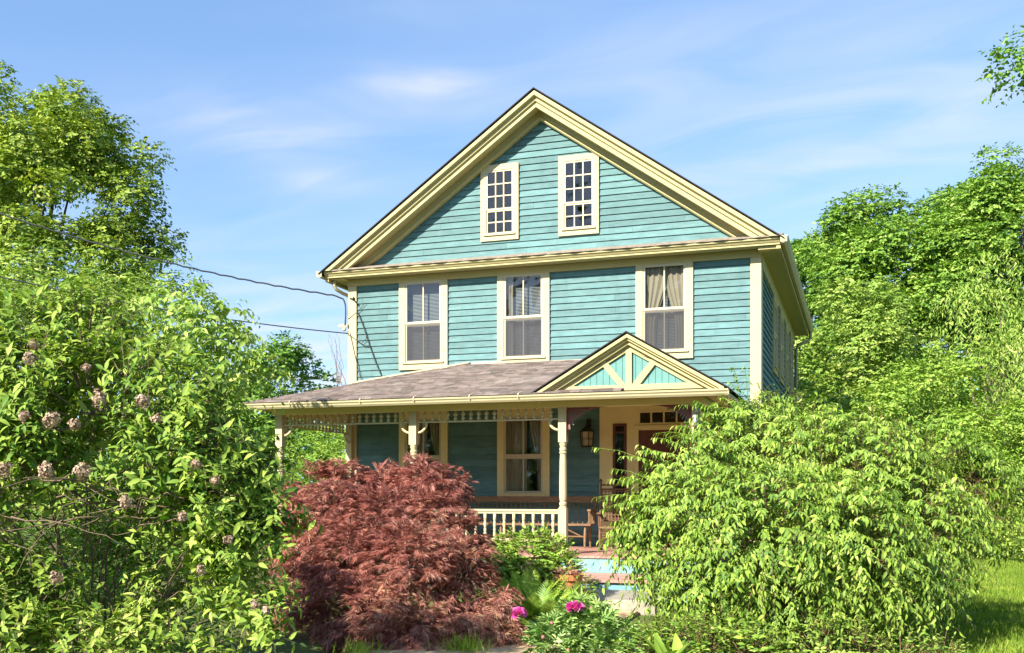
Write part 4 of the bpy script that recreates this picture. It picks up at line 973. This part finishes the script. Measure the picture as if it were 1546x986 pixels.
def flower_head(px, py, Z, r, parent, o_, seed):
    rg = np.random.default_rng(seed); c = at(px, py, Z); r = r*.76; n = int(120*(r/.055)**1.5); u = unit(rg, n); u *= (1+.28*lumps(u*2.2, 2.0, seed))[:, None]; ax = nrm(rg.normal(size=3)*.5+np.array([0, 0, 1.0])); u += ax*(u@ax)[:, None]*rg.uniform(.0, .35)
    P = np.repeat(u*r*rg.uniform(.55, 1.08, n)[:, None]**1.0, 4, 0); D = unit(rg, 4*n)-np.repeat(u, 4, 0)*0; U = np.repeat(u, 4, 0)+rg.normal(size=(4*n, 3))*.3
    D = nrm(D-U*np.sum(D*U, 1, keepdims=True)/np.sum(U*U, 1, keepdims=True)); v, t = place_leaves(P, D, U, np.full(4*n, .0165)*rg.uniform(.5, 1.25, 4*n), leaf_t(.9, 1, .1, .2, .55))
    h = np_mesh('dried_flower_head', v, t, M['dryflower'], parent); h.location = c-o_; return h
for i, (px, py, Z, r) in enumerate([(150, 602, 5.95, .058), (78, 634, 5.9, .058), (113, 641, 6.0, .042), (215, 606, 6.3, .052), (236, 632, 6.3, .034), (70, 712, 5.85, .058), (4, 710, 5.9, .058), (46, 540, 6.7, .05), (50, 520, 6.9, .035), (85, 873, 6.2, .046), (303, 860, 5.95, .032), (385, 913, 5.85, .03), (402, 921, 5.85, .03), (345, 815, 6.1, .032), (275, 780, 6.1, .034), (296, 700, 6.4, .034), (324, 725, 6.4, .034), (125, 712, 6.1, .06), (36, 628, 5.95, .042), (190, 757, 6.3, .05), (130, 555, 6.9, .03)]):
    flower_head(px, py, 5.6 if px > 180 else min(Z, 5.75), r, hyd, o, 300+i)

# weeping shrub on the right
wl_ = lob((1150, 690, 11.2, 84), (1090, 660, 11.4, 52), (1060, 690, 10.8, 52), (1010, 745, 10.4, 58), (985, 800, 10.0, 56), (1060, 780, 9.9, 84), (1020, 850, 9.7, 52), (1080, 870, 9.4, 72), (1160, 800, 9.5, 110), (1230, 690, 11.2, 86), (1300, 720, 10.6, 96), (1260, 820, 9.5, 110), (1200, 900, 9.3, 70), (1320, 670, 11.8, 72), (1390, 700, 11.4, 80), (1370, 790, 10.2, 96), (1450, 740, 11.2, 66), (1430, 800, 10.4, 64), (1485, 765, 10.8, 46), (1470, 715, 11.4, 52), (1350, 860, 9.5, 70), (1415, 868, 9.8, 34), (1210, 640, 12, 50), (1150, 630, 12, 40), (1100, 920, 9.4, 44))
wf = ground_at(1210, 905)
bush('weeping_shrub', 'big rounded shrub with drooping bright green leaves hiding the right porch end', 'shrub', wl_, 'weep', wf,
     135, .42, 13, .55, .078, T_ELL, 42, 'foliage', .42, False, .4, .75, .7, -.1, .3, -.5, 3.0, .5, .0035, r0=.045, twigfrac=.5)
b = MB(); rng = np.random.default_rng(14)
# long arching sprigs that reach past the outline, towards the door and over the lawn
for (p, q_) in [((1010, 705, 10.4), (930, 672, 10.3)), ((1030, 690, 10.5), (955, 652, 10.4)), ((1000, 740, 10.2), (918, 705, 10.2)), ((990, 770, 10), (905, 760, 10)), ((985, 810, 9.8), (905, 812, 9.9)), ((1060, 660, 11), (1000, 650, 11)), ((1470, 730, 10.9), (1540, 745, 10.9)), ((1490, 790, 10.6), (1545, 830, 10.6)), ((1120, 620, 11.6), (1105, 560, 11.6)), ((990, 850, 9.6), (925, 868, 9.6)), ((1090, 635, 11.3), (1050, 612, 11.3)), ((1440, 840, 10.2), (1480, 890, 10.2)), ((1420, 700, 11), (1490, 690, 11))]:
    sp_b, sp_d, sp_L = [], [], []
    for k in range(3):
        P0 = at(*p)+rng.normal(size=3)*.06; Q0 = at(*q_)+rng.normal(size=3)*.09; d = Q0-P0+np.array([0, 0, .18]); sp_b.append(P0); sp_d.append(d/np.linalg.norm(d)); sp_L.append(np.linalg.norm(d)*rng.uniform(.75, 1.05))
    sp_b = np.array(sp_b); sp_d = np.array(sp_d); sp_L = np.array(sp_L); ow = np.array([wf[0], wf[1], 0]); wr = bpy.data.objects['weeping_shrub']
    for k in range(3):
        A = sprays(rng, sp_b[k:k+1], sp_d[k:k+1], sp_L[k:k+1], 22, .3, .085, .7, .7, -.1, .5, .3); v, t = merge([place_leaves(*A[:4], T_ELL), twigs(sp_b[k:k+1], sp_d[k:k+1], sp_L[k:k+1], .3, .0035)])
        np_mesh('leafy_sprig', v-ow, t, LM['weep'], wr)

# red laceleaf maple
al = lob((468, 736, 11.7, 38), (520, 732, 11.8, 36), (580, 742, 11.8, 40), (636, 732, 11.6, 38), (668, 735, 11.4, 34), (444, 742, 11.6, 24), (768, 955, 10.0, 24), (745, 895, 10.2, 26), (500, 790, 11.3, 60), (580, 800, 11, 66), (650, 800, 11, 56), (690, 822, 10.8, 42), (470, 830, 11.3, 50), (540, 860, 10.6, 66), (620, 870, 10.4, 74), (700, 870, 10.3, 52), (735, 890, 10.2, 36), (560, 930, 10.1, 62), (640, 940, 9.9, 64), (710, 935, 10.1, 50), (748, 938, 10.1, 30), (500, 910, 10.8, 56), (440, 880, 11.4, 50), (590, 975, 9.8, 36), (680, 958, 9.75, 28))
af = ground_at(590, 962)
bush('laceleaf_maple', 'low mounded red laceleaf maple in front of the porch railing', 'maple', al, 'acer', af, 175, .26, 8, .4, .105, T_LACE, 43, 'foliage', .18, False, .25, .5, .9, .0, .2, -.36, 3.2, .5, .0025, r0=.04, twigfrac=.5, zf=2.6)

# fern, small shrubs and potted plant by the steps
def fern(name, label, foot, n, L, seed, mat='fern'):
    rg = np.random.default_rng(seed); r = empty(name, (foot[0], foot[1], 0), label, 'fern'); a = rg.uniform(0, 2*pi, n); e = rg.uniform(.5, 1.4, n)
    D = np.stack([np.cos(a)*np.cos(e), np.sin(a)*np.cos(e), np.sin(e)], 1); P = np.stack([np.cos(a)*.06, np.sin(a)*.06, np.full(n, .02)], 1)+rg.normal(size=(n, 3))*np.array([.08, .08, .01])
    v, t = place_leaves(P, D, np.repeat([[0, 0, 1.0]], n, 0)-D*.2, L*rg.uniform(.6, 1.1, n), T_FERN); np_mesh('frond', v, t, LM[mat], r); return r
fern('fern', 'yellow green feathery fern beside the red maple', at(797, 745, 11.6), 100, .62, 61)
fern('fern', 'smaller darker fern drooping below the bright one', at(822, 745, 10.9), 44, .60, 62, 'under')
bush('columbine_plant', 'bright leafy perennial growing against the porch railing', 'plant', lob((800, 838, 13.4, 34), (770, 830, 13.5, 26), (835, 845, 13.2, 32), (850, 870, 13, 30), (800, 875, 13.2, 36), (760, 860, 13.2, 30), (840, 895, 12.9, 30), (780, 905, 12.9, 34), (815, 825, 13.4, 26)), 'lime', at(810, 745, 13.3), 300, .14, 6, .2, .075, T_MID, 44, inner=.3, f=5, gap=-.6, r0=.01)
bush('garden_phlox', 'small dark leaved plant beside the lower porch step', 'plant', lob((862, 895, 11.9, 26), (880, 888, 11.8, 18), (838, 905, 11.7, 26), (885, 905, 11.7, 14)), 'under', at(862, 745, 11.8), 170, .12, 6, .15, .055, T_MID, 45, f=6, gap=-.6, r0=.008)
pt = at(858, 745, 12.6); pot = empty('flower_pot', (pt[0], pt[1], .03), 'round terracotta pot partly hidden beside the porch steps', 'flower pot')
b = MB(); b.lathe(0, 0, [(.10, 0), (.15, .40), (.175, .405), (.18, .47), (.15, .475), (.14, .43)], 20); b.build('pot', 'terra', pot, smooth=False)
b = MB(); b.lathe(0, 0, [(.13, .43), (.10, .44)], 12); b.build('potting_soil', 'bark', pot)
rng = np.random.default_rng(66); P = rng.normal(size=(26, 3))*np.array([.06, .06, .015])+np.array([0, 0, .46]); D = nrm(unit(rng, 26)*np.array([1, 1, .5])+np.array([0, 0, .8]))
A = sprays(rng, P, D, .18, 6, .3, .06); v, t = place_leaves(*A[:4], T_MID); np_mesh('foliage', v, t, LM['acer'], pot)

# peony with two open flowers and some buds
pf = at(868, 745, 8.7); po = np.array([pf[0], pf[1], 0])
peo = empty('peony_plant', (pf[0], pf[1], 0), 'green peony with two magenta flowers in front of the path', 'peony')
rng = np.random.default_rng(71)
pl = lob((860, 965, 8.7, 40), (838, 975, 8.6, 36), (900, 962, 8.7, 40), (930, 975, 8.6, 36), (860, 1015, 8.5, 46), (910, 1010, 8.5, 50), (880, 935, 8.8, 28))
P, D = shell(rng, pl, 120, 1, .3, .75, .5); k = P[:, 2] > .03; P, D = P[k], D[k]
A = sprays(rng, P-D*.08, D, .16, 5, .2, .115, .7, .8, .25, 0, .3); v, t = place_leaves(*A[:4], T_LANCE); np_mesh('foliage', v-po, t, LM['peony'], peo)
tips = [at(*q_)-po for q_ in ((783, 930, 8.5), (868, 922, 8.6), (893, 921, 8.6), (833, 943, 8.5), (860, 960, 8.7), (930, 960, 8.7), (816, 965, 8.6))]
limbs('stem', peo, (0, 0, 0), tips, .009, LM['peony'], 5, 3, stems=2)
def peony_flower(px, py, Z, r, seed):
    rg = np.random.default_rng(seed); n = 46; u = unit(rg, n); u[:, 2] = np.abs(u[:, 2])*.8+.15; u = nrm(u); k = np.linspace(.35, 1, n)
    P = u*(r*.25*k)[:, None]; U = unit(rg, n)*.4+np.array([0, 0, .1])-u*0; U = U-u*np.sum(U*u, 1, keepdims=True)
    v, t = place_leaves(P, u+rg.normal(size=(n, 3))*.25, U+1e-3, r*(.6+.5*k), leaf_t(.95, 3, .55, -.25, .68)); f_ = np_mesh('flower', v, t, M['pink'], peo); f_.location = at(px, py, Z)-po
peony_flower(783, 928, 8.45, .058, 5); peony_flower(868, 920, 8.55, .066, 6)
for (px, py, Z) in ((893, 918, 8.6), (833, 941, 8.5), (820, 962, 8.45), (858, 982, 8.4)):
    b = MB(); c = at(px, py, Z)-po; b.lathe(c[0], c[1], [(.004, c[2]-.018), (.014, c[2]-.01), (.017, c[2]), (.012, c[2]+.011), (.003, c[2]+.018)], 8); b.build('flower_bud', 'bud', peo, smooth=True)

# low plants in the right foreground
bush('lemon_balm', 'light green leafy patch below the weeping shrub at centre', 'plant', lob((1000, 985, 8.6, 46), (1060, 985, 8.6, 50), (1130, 985, 8.5, 52), (1010, 960, 8.9, 36), (1090, 960, 8.9, 40), (970, 1000, 8.4, 40), (1170, 1010, 8.4, 50)), 'weep', at(1050, 745, 8.6), 110, .16, 7, .15, .07, T_MID, 46, f=4, gap=-.7, r0=.01)
bush('catmint_patch', 'green leafy patch in front of the dark hollow under the weeping shrub', 'plant', lob((1240, 985, 8.8, 50), (1300, 990, 8.8, 46), (1220, 950, 9.0, 34), (1360, 1000, 8.6, 44), (1420, 1000, 8.8, 40), (1280, 955, 9, 30)), 'pale', at(1290, 745, 8.7), 120, .15, 7, .2, .055, T_MID, 47, f=5, gap=-.6, r0=.01)
rng = np.random.default_rng(73); hp = at(1010, 745, 8.1); ho = empty('lily_plant', (hp[0], hp[1], 0), 'plant with broad upright pale leaves at the lower edge right of the peony', 'plant')
n = 34; a = rng.uniform(0, 2*pi, n); e = rng.uniform(.6, 1.4, n); D = np.stack([np.cos(a)*np.cos(e), np.sin(a)*np.cos(e), np.sin(e)], 1); v, t = place_leaves(rng.normal(size=(n, 3))*np.array([.06, .06, 0])+np.array([0, 0, .12]), D, np.repeat([[0, 0, 1.]], n, 0), rng.uniform(.16, .3, n), leaf_t(.34, 5, .3, .35, .45)); np_mesh('foliage', v, t, LM['weep'], ho)
# undergrowth below the hydrangea
rng = np.random.default_rng(80)
ul = lob((40, 860, 8.2, 60), (140, 850, 8.4, 60), (230, 850, 8.4, 52), (300, 900, 8.4, 44), (-60, 880, 8, 70), (0, 950, 7.8, 70), (110, 950, 7.8, 80), (220, 960, 7.8, 70), (310, 990, 7.8, 46), (60, 1020, 7, 60), (180, 1030, 7, 60), (360, 1010, 9, 30), (20, 800, 8.8, 60), (150, 790, 9, 60), (250, 790, 9, 50))
P, D = shell(rng, ul, 190, 1, .35, .8, .4); k = (P[:, 2] > .02) & (lumps(P, 4, 3) > -.5); P, D = P[k], D[k]; A = sprays(rng, P, D, .2, 7, .3, .055); v, t = place_leaves(*A[:4], T_MID); tag(np_mesh('undergrowth', v, t, LM['under']), kind='stuff')
# climbing vine on the right porch corner
vf = at(1130, 745, 14.2)
bush('climbing_vine', 'light green vine climbing the right corner of the porch roof', 'vine', lob((1120, 622, 14.3, 26), (1100, 605, 14.4, 14), (1145, 618, 14.4, 24), (1175, 615, 14.8, 26), (1150, 592, 15.2, 12), (1200, 620, 14.6, 26), (1130, 660, 14.2, 36), (1180, 660, 14.2, 40)), 'weep', vf, 90, .26, 8, .3, .075, T_ELL, 48, hang=.3, f=4, gap=-.3, r0=.012)
# lawn
rng = np.random.default_rng(90); n = 120000
Zr = rng.uniform(9.2, 26, n); px = rng.uniform(1180, 1640, n); k = rng.random(n) < (Zr/26)**.6; Zr, px = Zr[k], px[k]
pp = CAM[None]+FV[None]*Zr[:, None]+RV[None]*((px-CX)/F_PX*Zr)[:, None]; P = np.stack([pp[:, 0], pp[:, 1], np.full(len(pp), -.02)], 1)
strip = (np.abs(Zr-11.9-.4*(px-1500)/100) < .12); P = P[~strip]; n = len(P)
D = unit(rng, n)*np.array([1, 1, .3])*.55+np.array([0, 0, 1.0]); v, t = place_leaves(P, D, unit(rng, n), rng.uniform(.05, .10, n), leaf_t(.12, 1, .1, .4, .3)); tag(np_mesh('grass', v, t, LM['grass']), kind='stuff')
def tuft(px, py, n, h, seed, label):
    rg = np.random.default_rng(seed); g_ = ground_at(px, py); D = unit(rg, n)*np.array([1, 1, .2])*.6+np.array([0, 0, 1.0]); v, t = place_leaves(rg.normal(size=(n, 3))*np.array([.11, .09, 0]), D, unit(rg, n), rg.uniform(.5, 1, n)*h, leaf_t(.05, 3, .1, .45, .3))
    o_ = np_mesh('grass_tuft', v, t, LM['fern']); o_.location = (g_[0], g_[1], 0); tag(o_, label, 'grass tuft')
tuft(700, 988, 150, .24, 91, 'yellow green grass tuft at the lower right of the red maple'); tuft(545, 992, 120, .2, 92, 'grass tuft below the shaded left side of the red maple')
